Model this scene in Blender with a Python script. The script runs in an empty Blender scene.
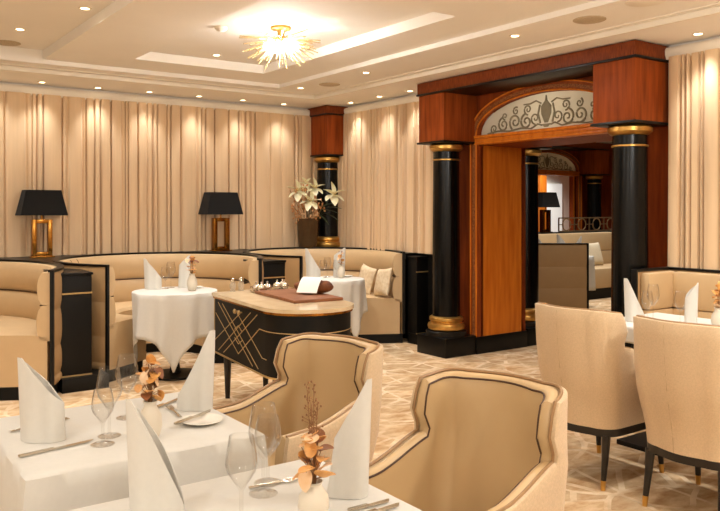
import bpy, bmesh, math, random
from mathutils import Vector, Matrix
random.seed(7)
PI = math.pi
R = math.radians
sc = bpy.context.scene
COL = sc.collection

# ------------------------------------------------------------------ camera
YAW = 35.4
cam_data = bpy.data.cameras.new('camera')
cam_data.sensor_width = 36.0
cam_data.lens = 38.5
cam_data.shift_y = -0.066
cam_data.clip_start = 0.05
cam = bpy.data.objects.new('camera', cam_data)
COL.objects.link(cam)
cam.location = (0, 0, 1.45)
cam.rotation_euler = (R(90), 0, R(-YAW))
sc.camera = cam

# ------------------------------------------------------------------ world, exposure, lamps
WARM = (1.0, 0.995, 0.965)
w = bpy.data.worlds.new('world')
sc.world = w
w.use_nodes = True
w.node_tree.nodes['Background'].inputs[0].default_value = (1.0, 0.80, 0.58, 1)
w.node_tree.nodes['Background'].inputs[1].default_value = 0.35
sc.view_settings.view_transform = 'Standard'
sc.view_settings.look = 'None'
sc.view_settings.gamma = 1.0
sc.view_settings.use_curve_mapping = False
sc.view_settings.exposure = -0.12
SPOT_W = 70.0
CHANDELIER_W = 100.0


def spot(x, y, z, watts=SPOT_W, ang=120, blend=0.9, size=0.05, color=WARM, aim=None):
    d = bpy.data.lights.new('downlight_or_fill', 'SPOT')
    d.energy = watts; d.spot_size = R(ang); d.spot_blend = blend
    d.shadow_soft_size = size; d.color = color
    o = bpy.data.objects.new('downlight_or_fill', d)
    COL.objects.link(o)
    o.location = (x, y, z)
    if aim:
        o.rotation_euler = (Vector(aim) - o.location).to_track_quat('-Z', 'Y').to_euler()
    return o


# visible recessed downlights: x, y, ceiling height, watts
DOWNLIGHTS = [
    (1.321, 6.449, 2.85, 70), (1.854, 8.054, 2.70, 24), (2.412, 8.085, 2.70, 24), (1.553, 5.509, 2.85, 70),
    (3.009, 6.500, 2.85, 70), (3.514, 8.046, 2.70, 24), (4.059, 8.049, 2.70, 24), (4.607, 8.060, 2.70, 24),
    (4.236, 7.050, 2.73, 60), (5.19, 7.488, 2.70, 24), (4.260, 5.896, 2.73, 70), (5.17, 6.900, 2.70, 24),
    (5.19, 6.384, 2.70, 24), (4.247, 3.991, 2.73, 80), (5.17, 3.094, 2.70, 40), (2.95, 8.06, 2.70, 24)]
# unseen spots added outside the frame to brighten the room
MORE_LIGHTS = [(0.6, 2.3, 2.85, 5), (0.9, 1.3, 2.85, 5), (2.75, 2.4, 2.77, 60), (1.3, 4.2, 2.85, 50), (4.25, 2.0, 2.73, 90),
               (-0.6, 4.6, 2.85, 70), (0.3, 6.0, 2.85, 60), (1.3, 8.05, 2.70, 24), (0.75, 8.05, 2.70, 24), (2.2, 0.3, 2.77, 60),
               (-0.8, 1.6, 2.85, 70), (4.25, 0.4, 2.73, 70), (5.17, 2.2, 2.70, 40), (5.17, 1.2, 2.70, 40)]
for (x, y, z, p) in DOWNLIGHTS:
    spot(x, y, z - 0.03, p, 84 if z == 2.70 else 120)
for (x, y, z, p) in MORE_LIGHTS:
    spot(x, y, z - 0.03, p)
# adjoining room: spots added to brighten it, without fittings
for (x, y, z, p) in [(7.0, 4.9, 2.74, 60), (7.6, 5.9, 2.74, 60), (9.6, 7.2, 2.74, 110), (9.0, 8.0, 2.74, 60), (8.9, 6.9, 2.74, 90), (11.0, 7.8, 2.74, 90), (13.5, 11.6, 2.74, 160), (12.6, 11.2, 2.74, 90), (11.9, 8.6, 2.74, 90)]:
    spot(x, y, z, p)
ld = bpy.data.lights.new('chandelier_or_fill', 'POINT')
ld.energy = CHANDELIER_W; ld.color = (1.0, 0.99, 0.96); ld.shadow_soft_size = 0.12
lo = bpy.data.objects.new('chandelier_or_fill', ld); COL.objects.link(lo); lo.location = (2.95, 5.2, 2.70)
# unseen fill lights added behind and beside the camera, no chandeliers there
for (x, y, z, p) in ((2.95, 0.6, 2.45, 85), (-0.6, 3.6, 2.45, 25), (0.2, -0.9, 2.35, 48), (-1.6, 0.4, 2.35, 42)):
    d = bpy.data.lights.new('chandelier_or_fill', 'POINT'); d.energy = p; d.color = (1.0, 0.99, 0.96); d.shadow_soft_size = 0.15
    o = bpy.data.objects.new('chandelier_or_fill', d); COL.objects.link(o); o.location = (x, y, z)


# point light added in the cavity so the etched fanlight looks backlit
d = bpy.data.lights.new('fanlight_fill', 'POINT'); d.energy = 7.0; d.color = WARM; d.shadow_soft_size = 0.1
o = bpy.data.objects.new('fanlight_fill', d); COL.objects.link(o); o.location = (5.85, 4.71, 2.35)

# ------------------------------------------------------------------ materials
def lin(c):
    r = []
    for v in c:
        v /= 255.0
        r.append(v / 12.92 if v <= 0.04045 else ((v + 0.055) / 1.055) ** 2.4)
    return (r[0], r[1], r[2], 1.0)


def mat(name, rgb, rough=0.6, metal=0.0, noise=0.0, nscale=20.0, bump=0.0, bscale=200.0, stretch=None, rgb2=None,
        sheen=0.0, coat=0.0, emit=0.0, spec=None):
    m = bpy.data.materials.new(name); m.use_nodes = True
    nt = m.node_tree; N = nt.nodes; L = nt.links
    b = N['Principled BSDF']
    b.inputs['Base Color'].default_value = lin(rgb)
    b.inputs['Roughness'].default_value = rough
    b.inputs['Metallic'].default_value = metal
    if spec is not None: b.inputs['Specular IOR Level'].default_value = spec
    if sheen: b.inputs['Sheen Weight'].default_value = sheen
    if coat:
        b.inputs['Coat Weight'].default_value = coat; b.inputs['Coat Roughness'].default_value = 0.12
    if emit:
        b.inputs['Emission Color'].default_value = lin(rgb); b.inputs['Emission Strength'].default_value = emit
    tc = N.new('ShaderNodeTexCoord')
    mp = N.new('ShaderNodeMapping'); L.new(tc.outputs['Object'], mp.inputs[0])
    if stretch: mp.inputs['Scale'].default_value = stretch
    if noise or rgb2:
        n = N.new('ShaderNodeTexNoise'); n.inputs['Scale'].default_value = nscale; n.inputs['Detail'].default_value = 6
        L.new(mp.outputs[0], n.inputs['Vector'])
        cr = N.new('ShaderNodeValToRGB')
        c1 = lin(rgb); c2 = lin(rgb2) if rgb2 else tuple(v * (1 - noise) for v in c1[:3]) + (1,)
        cr.color_ramp.elements[0].position = 0.3; cr.color_ramp.elements[1].position = 0.7
        cr.color_ramp.elements[0].color = c2; cr.color_ramp.elements[1].color = c1
        L.new(n.outputs['Fac'], cr.inputs[0]); L.new(cr.outputs[0], b.inputs['Base Color'])
    if bump:
        n2 = N.new('ShaderNodeTexNoise'); n2.inputs['Scale'].default_value = bscale; n2.inputs['Detail'].default_value = 3
        L.new(tc.outputs['Object'], n2.inputs['Vector'])
        bp = N.new('ShaderNodeBump'); bp.inputs['Strength'].default_value = bump; bp.inputs['Distance'].default_value = 0.004
        L.new(n2.outputs['Fac'], bp.inputs['Height']); L.new(bp.outputs[0], b.inputs['Normal'])
    return m


def glass_mat(name, tint=(1, 1, 1), gloss=1.0, body=0.0, bodycol=(1, 1, 1, 1)):
    m = bpy.data.materials.new(name); m.use_nodes = True
    nt = m.node_tree; N = nt.nodes; L = nt.links
    N.remove(N['Principled BSDF'])
    tr = N.new('ShaderNodeBsdfTransparent'); tr.inputs[0].default_value = tint + (1,)
    gl = N.new('ShaderNodeBsdfGlossy'); gl.inputs['Roughness'].default_value = 0.03
    fr = N.new('ShaderNodeLayerWeight'); fr.inputs['Blend'].default_value = 0.35
    pw = N.new('ShaderNodeMath'); pw.operation = 'POWER'; pw.inputs[1].default_value = 2.3
    L.new(fr.outputs['Facing'], pw.inputs[0])
    ml = N.new('ShaderNodeMath'); ml.operation = 'MULTIPLY_ADD'; ml.inputs[1].default_value = gloss; ml.inputs[2].default_value = 0.02
    L.new(pw.outputs[0], ml.inputs[0])
    mx = N.new('ShaderNodeMixShader'); L.new(ml.outputs[0], mx.inputs[0])
    L.new(tr.outputs[0], mx.inputs[1]); L.new(gl.outputs[0], mx.inputs[2])
    last = mx
    if body:
        df = N.new('ShaderNodeBsdfDiffuse'); df.inputs[0].default_value = bodycol
        tl = N.new('ShaderNodeBsdfTranslucent'); tl.inputs[0].default_value = bodycol
        m2 = N.new('ShaderNodeMixShader'); m2.inputs[0].default_value = 0.5
        L.new(df.outputs[0], m2.inputs[1]); L.new(tl.outputs[0], m2.inputs[2])
        m3 = N.new('ShaderNodeMixShader'); m3.inputs[0].default_value = body
        L.new(mx.outputs[0], m3.inputs[1]); L.new(m2.outputs[0], m3.inputs[2]); last = m3
    L.new(last.outputs[0], N['Material Output'].inputs[0])
    return m


def wood_mat(name, dark, light, rough=0.5, scale=(5, 5, 0.5), wave=3.0):
    m = mat(name, light, rough=rough, rgb2=dark, nscale=4.0, stretch=scale, spec=0.15)
    return m


def carpet_mat():
    m = bpy.data.materials.new('woven_carpet'); m.use_nodes = True
    nt = m.node_tree; N = nt.nodes; L = nt.links
    b = N['Principled BSDF']; b.inputs['Roughness'].default_value = 0.95
    b.inputs['Specular IOR Level'].default_value = 0.1
    tc = N.new('ShaderNodeTexCoord')
    # worn patches
    n1 = N.new('ShaderNodeTexNoise'); n1.inputs['Scale'].default_value = 5.0; n1.inputs['Detail'].default_value = 8; n1.inputs['Roughness'].default_value = 0.65
    mp = N.new('ShaderNodeMapping'); mp.inputs['Rotation'].default_value = (0, 0, R(20)); mp.inputs['Scale'].default_value = (1, 2.0, 1)
    L.new(tc.outputs['Object'], mp.inputs[0]); L.new(mp.outputs[0], n1.inputs['Vector'])
    cr = N.new('ShaderNodeValToRGB'); e = cr.color_ramp.elements
    e[0].position = 0.34; e[0].color = lin((180, 138, 94)); e[1].position = 0.66; e[1].color = lin((224, 196, 158))
    L.new(n1.outputs['Fac'], cr.inputs[0])
    # angular patchwork: cells of slightly different tone with pale woven edges
    dn = N.new('ShaderNodeTexNoise'); dn.inputs['Scale'].default_value = 2.2; dn.inputs['Detail'].default_value = 3
    L.new(tc.outputs['Object'], dn.inputs['Vector'])
    add = N.new('ShaderNodeMixRGB'); add.blend_type = 'ADD'; add.inputs[0].default_value = 0.06
    L.new(tc.outputs['Object'], add.inputs[1]); L.new(dn.outputs['Color'], add.inputs[2])
    def mathn(op, a, b_):
        n = N.new('ShaderNodeMath'); n.operation = op
        for k, v in enumerate((a, b_)):
            if isinstance(v, (int, float)): n.inputs[k].default_value = v
            elif v is not None: L.new(v, n.inputs[k])
        return n.outputs[0]
    edge = None; tone = None
    for (ang, sx_, sy_, wd) in ((15, 4.2, 2.6, 0.05), (-38, 2.4, 4.0, 0.05)):
        mm = N.new('ShaderNodeMapping'); mm.inputs['Rotation'].default_value = (0, 0, R(ang)); mm.inputs['Scale'].default_value = (sx_, sy_, 1)
        L.new(add.outputs[0], mm.inputs[0])
        ve = N.new('ShaderNodeTexVoronoi'); ve.voronoi_dimensions = '2D'; ve.feature = 'DISTANCE_TO_EDGE'; ve.inputs['Scale'].default_value = 1.0; L.new(mm.outputs[0], ve.inputs['Vector'])
        vc = N.new('ShaderNodeTexVoronoi'); vc.voronoi_dimensions = '2D'; vc.inputs['Scale'].default_value = 1.0; L.new(mm.outputs[0], vc.inputs['Vector'])
        lt = mathn('LESS_THAN', ve.outputs['Distance'], wd)
        edge = lt if edge is None else mathn('MAXIMUM', edge, lt)
        sp = N.new('ShaderNodeSeparateXYZ'); L.new(vc.outputs['Color'], sp.inputs[0])
        tone = sp.outputs[0] if tone is None else mathn('ADD', tone, sp.outputs[0])
    n3 = N.new('ShaderNodeTexNoise'); n3.inputs['Scale'].default_value = 4.0; n3.inputs['Detail'].default_value = 6
    L.new(tc.outputs['Object'], n3.inputs['Vector'])
    mr = N.new('ShaderNodeMapRange'); mr.inputs[1].default_value = 0.38; mr.inputs[2].default_value = 0.64; mr.inputs[4].default_value = 0.7
    L.new(n3.outputs['Fac'], mr.inputs[0])
    mu = mathn('MULTIPLY', edge, mr.outputs[0])
    tn = N.new('ShaderNodeMapRange'); tn.inputs[1].default_value = 0.3; tn.inputs[2].default_value = 1.7; tn.inputs[3].default_value = 0.80; tn.inputs[4].default_value = 1.10
    L.new(tone, tn.inputs[0])
    tm = N.new('ShaderNodeMixRGB'); tm.blend_type = 'MULTIPLY'; tm.inputs[0].default_value = 1.0; L.new(cr.outputs[0], tm.inputs[1]); L.new(tn.outputs[0], tm.inputs[2])
    mix = N.new('ShaderNodeMixRGB'); L.new(mu, mix.inputs[0]); L.new(tm.outputs[0], mix.inputs[1]); mix.inputs[2].default_value = lin((242, 222, 190))
    L.new(mix.outputs[0], b.inputs['Base Color'])
    n4 = N.new('ShaderNodeTexNoise'); n4.inputs['Scale'].default_value = 260
    L.new(tc.outputs['Object'], n4.inputs['Vector'])
    bp = N.new('ShaderNodeBump'); bp.inputs['Strength'].default_value = 0.25; bp.inputs['Distance'].default_value = 0.004
    L.new(n4.outputs['Fac'], bp.inputs['Height']); L.new(bp.outputs[0], b.inputs['Normal'])
    return m


M = dict(
    paint=mat('cream_ceiling_paint', (246, 239, 228), 0.85, noise=0.03, nscale=3),
    paint_white=mat('white_trim_paint', (240, 230, 212), 0.7, noise=0.02, nscale=3),
    curtain=mat('champagne_curtain', (226, 194, 154), 0.65, noise=0.08, nscale=6, stretch=(6, 6, 0.3), bump=0.1, bscale=300, sheen=0.2),
    carpet=carpet_mat(),
    leather=mat('beige_leather', (206, 175, 132), 0.48, noise=0.06, nscale=8, bump=0.12, bscale=350),
    leather_dark=mat('taupe_leather', (176, 140, 96), 0.48, noise=0.06, nscale=8, bump=0.12, bscale=350),
    chair_leather=mat('tan_chair_leather', (198, 166, 120), 0.42, noise=0.05, nscale=6, bump=0.08, bscale=350),
    weave=mat('oatmeal_weave', (216, 188, 150), 0.9, noise=0.14, nscale=140, bump=0.6, bscale=420, sheen=0.2),
    piping=mat('brown_piping', (74, 46, 24), 0.55, noise=0.1),
    piping_tan=mat('tan_piping', (156, 120, 80), 0.5, noise=0.05),
    black=mat('black_lacquer', (9, 8, 7), 0.35, noise=0.2, nscale=5, spec=0.3),
    black_matt=mat('black_matt', (9, 8, 6), 0.5, noise=0.2, nscale=30, spec=0.25),
    black_stone=mat('black_column_stone', (9, 10, 9), 0.22, rgb2=(4, 4, 4), nscale=9, spec=0.25),
    darkwood=mat('ebonised_wood', (22, 16, 12), 0.35, noise=0.3, nscale=10, stretch=(6, 6, 0.6)),
    mahogany=wood_mat('red_mahogany', (116, 50, 14), (164, 78, 28)),
    mahogany_dark=wood_mat('deep_mahogany', (104, 40, 12), (144, 64, 22)),
    golden=wood_mat('golden_cherry_wood', (190, 98, 24), (216, 126, 40), rough=0.3),
    cross=wood_mat('crossbanded_veneer', (88, 38, 14), (140, 66, 26), scale=(40, 40, 4)),
    band=wood_mat('inlay_band_wood', (92, 44, 30), (176, 112, 62), scale=(30, 30, 30)),
    gold=mat('antique_gold', (214, 166, 88), 0.32, metal=0.85, noise=0.25, nscale=14),
    brass=mat('polished_brass', (178, 124, 54), 0.2, metal=1.0, noise=0.1),
    inlay=mat('pale_brass_inlay', (206, 176, 120), 0.3, metal=0.7, noise=0.1),
    silver=mat('polished_silver', (220, 212, 200), 0.12, metal=1.0, noise=0.05),
    steel=mat('cutlery_steel', (206, 196, 180), 0.2, metal=1.0, noise=0.05),
    marble=mat('cream_marble', (226, 204, 168), 0.22, rgb2=(206, 180, 142), nscale=7, coat=0.3),
    linen=mat('white_linen', (214, 210, 201), 0.85, noise=0.03, nscale=60, bump=0.15, bscale=500),
    china=mat('white_china', (244, 238, 226), 0.2, noise=0.01, coat=0.3),
    vase=mat('ivory_ceramic', (222, 210, 190), 0.4, noise=0.05, nscale=10),
    board=mat('walnut_board', (150, 92, 52), 0.5, rgb2=(116, 66, 34), nscale=6, stretch=(8, 1, 1)),
    bread=mat('bread_crust', (132, 76, 30), 0.8, rgb2=(84, 44, 30), nscale=18, bump=0.6, bscale=60),
    paper=mat('white_paper', (244, 238, 226), 0.8, noise=0.02),
    glass=glass_mat('clear_glass', (0.975, 0.97, 0.96), 1.2),
    crystal=glass_mat('cut_crystal', (0.9, 0.88, 0.84), 1.0, 0.25, (0.9, 0.86, 0.78, 1)),
    smoked=glass_mat('smoked_vase_glass', (0.55, 0.38, 0.22), 0.8, 0.35, (0.30, 0.19, 0.09, 1)),
    fan=glass_mat('fanlight_glass', (0.86, 0.83, 0.72), 0.5, 0.80, (0.90, 0.85, 0.70, 1)),
    etched=mat('etched_scrolls', (148, 138, 112), 0.5, metal=0.3, noise=0.1),
    brownleaf=mat('dried_brown_leaf', (150, 90, 44), 0.5, rgb2=(104, 56, 26), nscale=30),
    goldleaf=mat('dried_gold_leaf', (232, 176, 102), 0.42, rgb2=(196, 128, 60), nscale=40),
    paleleaf=mat('dried_pale_petal', (240, 210, 176), 0.55, rgb2=(222, 176, 126), nscale=25),
    twig=mat('dried_twig', (146, 102, 62), 0.7, noise=0.2),
    berry=mat('copper_berry', (214, 150, 92), 0.5, noise=0.2),
    lily=mat('white_lily_petal', (248, 242, 220), 0.55, rgb2=(232, 226, 176), nscale=12),
    green=mat('dark_green_leaf', (52, 66, 30), 0.5, noise=0.3, nscale=15),
    stamen=mat('yellow_stamen', (206, 170, 70), 0.6, noise=0.1),
    lampglow=mat('downlight_glow', (255, 226, 180), 0.5, emit=14),
    bulb=mat('frosted_bulb', (255, 238, 208), 0.4, emit=6),
    rodglass=mat('pale_gold_rod', (236, 206, 150), 0.25, metal=0.5, noise=0.05),
    shade=mat('black_lamp_shade', (6, 5, 5), 0.9, noise=0.2, nscale=120),
    cushion=mat('embroidered_cushion', (228, 210, 180), 0.7, rgb2=(206, 180, 142), nscale=26, bump=0.4, bscale=60),
    cushion_plain=mat('cream_cushion', (224, 206, 174), 0.75, noise=0.06),
    grille=mat('speaker_grille', (196, 176, 146), 0.8, noise=0.2, nscale=80),
    pane_white=mat('frosted_emissive_pane', (232, 232, 226), 0.5, emit=0.55),  # emission put into the panes so they look bright
    bronze=mat('bronze_railing', (190, 160, 120), 0.35, metal=0.8, noise=0.1),
)


# ------------------------------------------------------------------ helpers
def box(bm, x0, x1, y0, y1, z0, z1, bev=0.0, rot=None):
    g = bmesh.ops.create_cube(bm, size=1.0)
    vs = g['verts']
    mtx = Matrix.Translation(((x0 + x1) / 2, (y0 + y1) / 2, (z0 + z1) / 2)) @ Matrix.Diagonal((x1 - x0, y1 - y0, z1 - z0, 1))
    bmesh.ops.transform(bm, matrix=mtx, verts=vs)
    if rot is not None: bmesh.ops.transform(bm, matrix=rot, verts=vs)
    if bev:
        es = list({e for v in vs for e in v.link_edges})
        bmesh.ops.bevel(bm, geom=es, offset=bev, segments=2, affect='EDGES', profile=0.6)


def lathe(bm, prof, seg=28, c=(0, 0, 0), cap=True, mtx=None):
    rings = []
    for r, z in prof:
        rings.append([bm.verts.new((c[0] + r * math.cos(2 * PI * i / seg), c[1] + r * math.sin(2 * PI * i / seg), c[2] + z)) for i in range(seg)])
    for a, b in zip(rings, rings[1:]):
        for i in range(seg):
            j = (i + 1) % seg
            bm.faces.new((a[i], a[j], b[j], b[i]))
    if cap:
        bm.faces.new(list(reversed(rings[0]))); bm.faces.new(rings[-1])
    if mtx is not None:
        bmesh.ops.transform(bm, matrix=mtx, verts=[v for r in rings for v in r])
    return rings


def tube(bm, pts, r, seg=8, r2=None, flat=1.0):
    pts = [Vector(p) for p in pts]
    n = len(pts); rings = []
    up = Vector((0, 0, 1))
    for i, p in enumerate(pts):
        t = (pts[min(i + 1, n - 1)] - pts[max(i - 1, 0)]).normalized()
        a = up if abs(t.dot(up)) < 0.95 else Vector((1, 0, 0))
        u = t.cross(a).normalized(); v = u.cross(t).normalized()
        rr = r if r2 is None else r + (r2 - r) * i / (n - 1)
        rings.append([bm.verts.new(p + u * rr * math.cos(2 * PI * k / seg) + v * rr * flat * math.sin(2 * PI * k / seg)) for k in range(seg)])
    for a, b in zip(rings, rings[1:]):
        for k in range(seg):
            j = (k + 1) % seg
            bm.faces.new((a[k], a[j], b[j], b[k]))
    bm.faces.new(list(reversed(rings[0]))); bm.faces.new(rings[-1])


def prism(bm, poly, z0, z1, bev=0.0):
    a = [bm.verts.new((x, y, z0)) for x, y in poly]
    b = [bm.verts.new((x, y, z1)) for x, y in poly]
    n = len(poly)
    bm.faces.new(list(reversed(a))); bm.faces.new(b)
    for i in range(n):
        j = (i + 1) % n
        bm.faces.new((a[i], a[j], b[j], b[i]))


def sweep(bm, path, prof, closed=False):
    """sweep profile [(u, z)] (closed loop) along the plan path [(x, y)]; u runs along the right-hand normal"""
    n = len(path); rings = []
    for i, p in enumerate(path):
        if closed: q0, q1 = path[i - 1], path[(i + 1) % n]
        else: q0, q1 = path[max(i - 1, 0)], path[min(i + 1, n - 1)]
        t = Vector((q1[0] - q0[0], q1[1] - q0[1])).normalized()
        nx, ny = t.y, -t.x
        pr = prof(i / (n - 1)) if callable(prof) else prof
        rings.append([bm.verts.new((p[0] + nx * u, p[1] + ny * u, z)) for u, z in pr])
    m = len(rings[0])
    prs = list(zip(rings, rings[1:]))
    if closed: prs.append((rings[-1], rings[0]))
    for a, b in prs:
        for k in range(m):
            j = (k + 1) % m
            bm.faces.new((a[k], b[k], b[j], a[j]))
    if not closed:
        bm.faces.new(rings[0]); bm.faces.new(list(reversed(rings[-1])))


def ell(bm, c, r, seg=14, rings=8, mtx=None):
    g = bmesh.ops.create_uvsphere(bm, u_segments=seg, v_segments=rings, radius=1.0)
    m = Matrix.Translation(c) @ (mtx or Matrix.Identity(4)) @ Matrix.Diagonal((r[0], r[1], r[2], 1))
    bmesh.ops.transform(bm, matrix=m, verts=g['verts'])


def B(): return bmesh.new()


def obj(name, bm, m, parent=None, smooth=True, ang=40):
    bmesh.ops.recalc_face_normals(bm, faces=bm.faces[:])
    me = bpy.data.meshes.new(name)
    bm.to_mesh(me); bm.free()
    if smooth:
        for p in me.polygons: p.use_smooth = True
        me.set_sharp_from_angle(angle=R(ang))
    me.materials.append(M[m] if isinstance(m, str) else m)
    o = bpy.data.objects.new(name, me); COL.objects.link(o)
    if parent is not None: o.parent = parent
    return o


def thing(name, label, cat, loc=(0, 0, 0), rz=0.0, group=None):
    o = bpy.data.objects.new(name, None); COL.objects.link(o)
    o.empty_display_size = 0.1
    o.location = loc; o.rotation_euler = (0, 0, rz)
    o['label'] = label; o['category'] = cat
    if group: o['group'] = group
    return o


def tag(o, label, cat, group=None):
    o['label'] = label; o['category'] = cat
    if group: o['group'] = group
    return o


def struct(name, bm, m, smooth=False):
    o = obj(name, bm, m, None, smooth); o['kind'] = 'structure'
    return o


def dup(root, loc, rz, label, group=None, scale=None):
    def cp(o, par):
        c = o.copy(); COL.objects.link(c); c.parent = par
        for ch in list(o.children): cp(ch, c)
        return c
    r = cp(root, None)
    r.location = loc; r.rotation_euler = (0, 0, rz); r['label'] = label
    if group: r['group'] = group
    if scale: r.scale = scale
    return r


def smooth(a, b, x):
    t = max(0.0, min(1.0, (x - a) / (b - a)))
    return t * t * (3 - 2 * t)


# ------------------------------------------------------------------ room shell
WX, WY = 5.38, 8.28      # plaster faces of the right wall and of the left wall
bm = B(); box(bm, -2.5, 15, -2.5, 13, -0.1, 0.0); struct('floor', bm, 'carpet')
bm = B(); box(bm, -2.5, 6.05, WY, WY + 0.15, 0, 3.0); struct('wall_left', bm, 'paint')
bm = B(); box(bm, WX, 6.05, -2.5, 3.463, 0, 3.0); box(bm, WX, 6.05, 5.957, WY, 0, 3.0); box(bm, WX, 6.05, 3.463, 5.957, 2.70, 3.0)
struct('wall_right', bm, 'paint')
bm = B(); box(bm, -2.65, -2.5, -2.5, WY, 0, 3.0); struct('wall_near_left', bm, 'paint')
bm = B(); box(bm, -2.5, 15, -2.65, -2.5, 0, 3.0); struct('wall_behind', bm, 'paint')

CE = [(4.70, WX + 0.05, -2.5, WY, 2.70), (-2.5, 4.70, 7.50, WY, 2.70),
      (4.06, 4.70, -2.5, 7.50, 2.73), (-2.5, 4.06, 7.20, 7.50, 2.73),
      # soffit ring round the tray
      (1.665, 2.325, -2.5, 7.20, 2.77), (3.61, 4.06, -2.5, 7.20, 2.77), (2.325, 3.61, 6.71, 7.20, 2.77), (2.325, 3.61, -2.5, 3.94, 2.77)]
for (x0, x1, y0, y1, z) in CE:
    bm = B(); box(bm, x0, x1, y0, y1, z, 2.851); struct('ceiling', bm, 'paint')
bm = B(); box(bm, -2.5, 6.0, -2.5, WY, 2.85, 3.0); struct('ceiling', bm, 'paint')
# small bead mouldings along the steps
bm = B()
box(bm, 4.685, 4.715, -2.5, 7.485, 2.690, 2.735, 0.006); box(bm, -2.5, 4.715, 7.485, 7.515, 2.690, 2.735, 0.006)
box(bm, 4.60, 4.62, -2.5, 7.40, 2.722, 2.735, 0.004); box(bm, -2.5, 4.62, 7.38, 7.40, 2.722, 2.735, 0.004)
struct('trim_1', bm, 'paint_white')


def cornice(name, p0, p1):
    prof = [(0.0, 2.585), (0.045, 2.585), (0.05, 2.60), (0.06, 2.62), (0.062, 2.655), (0.05, 2.675), (0.03, 2.682), (0.0, 2.682)]
    bm = B(); sweep(bm, [p0, p1], prof); struct(name, bm, 'paint_white', True)


bm = B(); box(bm, WX - 0.012, WX + 0.02, 5.96, 6.9, 0, 0.96); struct('trim_6', bm, 'black_matt')
cornice('trim_2', (-2.5, WY), (5.09, WY))
cornice('trim_3', (WX, 7.84), (WX, 5.975))
cornice('trim_4', (WX, 3.46), (WX, -2.5))


def curtain(name, label, L, mtx, h0, h1, seed, lo=0.05, hi=0.2):
    """a hung curtain of length L along local x, hanging in front of local y = 0 with irregular folds towards -y"""
    rnd = random.Random(seed)
    xs = [(0.0, 0.0)]
    x = 0.01
    while x < L - 0.03:
        wdt = rnd.uniform(lo, hi) if rnd.random() < 0.6 else rnd.uniform(lo * 0.5, lo * 1.2)
        d = rnd.uniform(0.028, 0.046); e = rnd.choice((0.0, 0.0, 0.010, 0.018))
        # one pleat: a deep narrow crease, then a softly bulging face
        xs += [(x, e), (x + 0.009, e), (x + 0.015, d * 0.85), (x + 0.028, d), (x + wdt * 0.5, d * rnd.uniform(0.95, 1.12)), (x + wdt * 0.92, d * 0.95), (x + wdt * 0.97, d * 0.8)]
        x += wdt + 0.004
    xs.append((L, 0.01))
    cl = [xs[0]]
    for p in xs[1:]:
        if p[0] > cl[-1][0] + 0.002: cl.append(p)
    cl = [p for p in cl if p[0] <= L]
    bm = B()
    rows = [h0, h0 + (h1 - h0) * 0.33, h0 + (h1 - h0) * 0.7, h1]
    sway = [rnd.uniform(-0.012, 0.012) for _ in cl]
    fr = []; bk = []
    for k, z in enumerate(rows):
        s = (1.0, 0.66, 0.3, 0.0)[k]
        fr.append([bm.verts.new((x + sway[i] * s * 0.5, -0.03 - 1.5 * d * (0.8 + 0.2 * s), z)) for i, (x, d) in enumerate(cl)])
        bk.append([bm.verts.new((x + sway[i] * s * 0.5, -0.02 - 1.5 * d * (0.8 + 0.2 * s) + 0.004, z)) for i, (x, d) in enumerate(cl)])
    n = len(cl)
    for k in range(3):
        for i in range(n - 1):
            bm.faces.new((fr[k][i], fr[k][i + 1], fr[k + 1][i + 1], fr[k + 1][i]))
            bm.faces.new((bk[k][i + 1], bk[k][i], bk[k + 1][i], bk[k + 1][i + 1]))
    for i in range(n - 1):
        bm.faces.new((fr[0][i + 1], fr[0][i], bk[0][i], bk[0][i + 1])); bm.faces.new((fr[3][i], fr[3][i + 1], bk[3][i + 1], bk[3][i]))
    for k in range(3):
        bm.faces.new((fr[k][0], fr[k + 1][0], bk[k + 1][0], bk[k][0])); bm.faces.new((fr[k + 1][-1], fr[k][-1], bk[k][-1], bk[k + 1][-1]))
    bmesh.ops.transform(bm, matrix=mtx, verts=bm.verts[:])
    o = obj(name, bm, 'curtain', None, True, 38)
    return tag(o, label, 'curtain')


curtain('pleated_curtain', 'long champagne pleated curtain covering the left wall behind both table lamps', 7.80, Matrix.Translation((-2.46, WY, 0)), 0.965, 2.60, 3)
curtain('pleated_curtain', 'champagne pleated curtain between the corner column and the carved wooden portal', 2.24, Matrix.Translation((WX, 8.21, 0)) @ Matrix.Rotation(R(-90), 4, 'Z'), 0.965, 2.60, 8, 0.04, 0.13)
curtain('pleated_curtain', 'champagne pleated curtain right of the wooden portal above the square banquette', 5.6, Matrix.Translation((WX, 3.44, 0)) @ Matrix.Rotation(R(-90), 4, 'Z'), 0.965, 2.60, 12, 0.04, 0.13)


# ------------------------------------------------------------------ columns and portal
def column_profile(bm_shaft, bm_cap, bm_base, c, r, z0, z1):
    x, y = c
    lathe(bm_base, [(r * 1.02, 0.0), (r * 1.30, 0.012), (r * 1.36, 0.04), (r * 1.30, 0.065), (r * 1.14, 0.075), (r * 1.14, 0.085), (r * 1.24, 0.10), (r * 1.22, 0.125), (r * 1.06, 0.14), (r * 0.9, 0.14)], 32, (x, y, z0))
    lathe(bm_shaft, [(r, z0 + 0.12), (r * 1.0, z0 + 0.6), (r * 0.94, z1 - 0.08)], 32, (x, y, 0))
    lathe(bm_cap, [(r * 0.92, 0.0), (r * 1.0, 0.004), (r * 1.0, 0.016), (r * 0.92, 0.02)], 32, (x, y, z1 - 0.17))
    lathe(bm_cap, [(r * 0.9, 0.0), (r * 1.05, 0.008), (r * 1.22, 0.03), (r * 1.22, 0.06), (r * 1.1, 0.075), (r * 0.9, 0.075)], 32, (x, y, z1 - 0.08))


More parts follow.
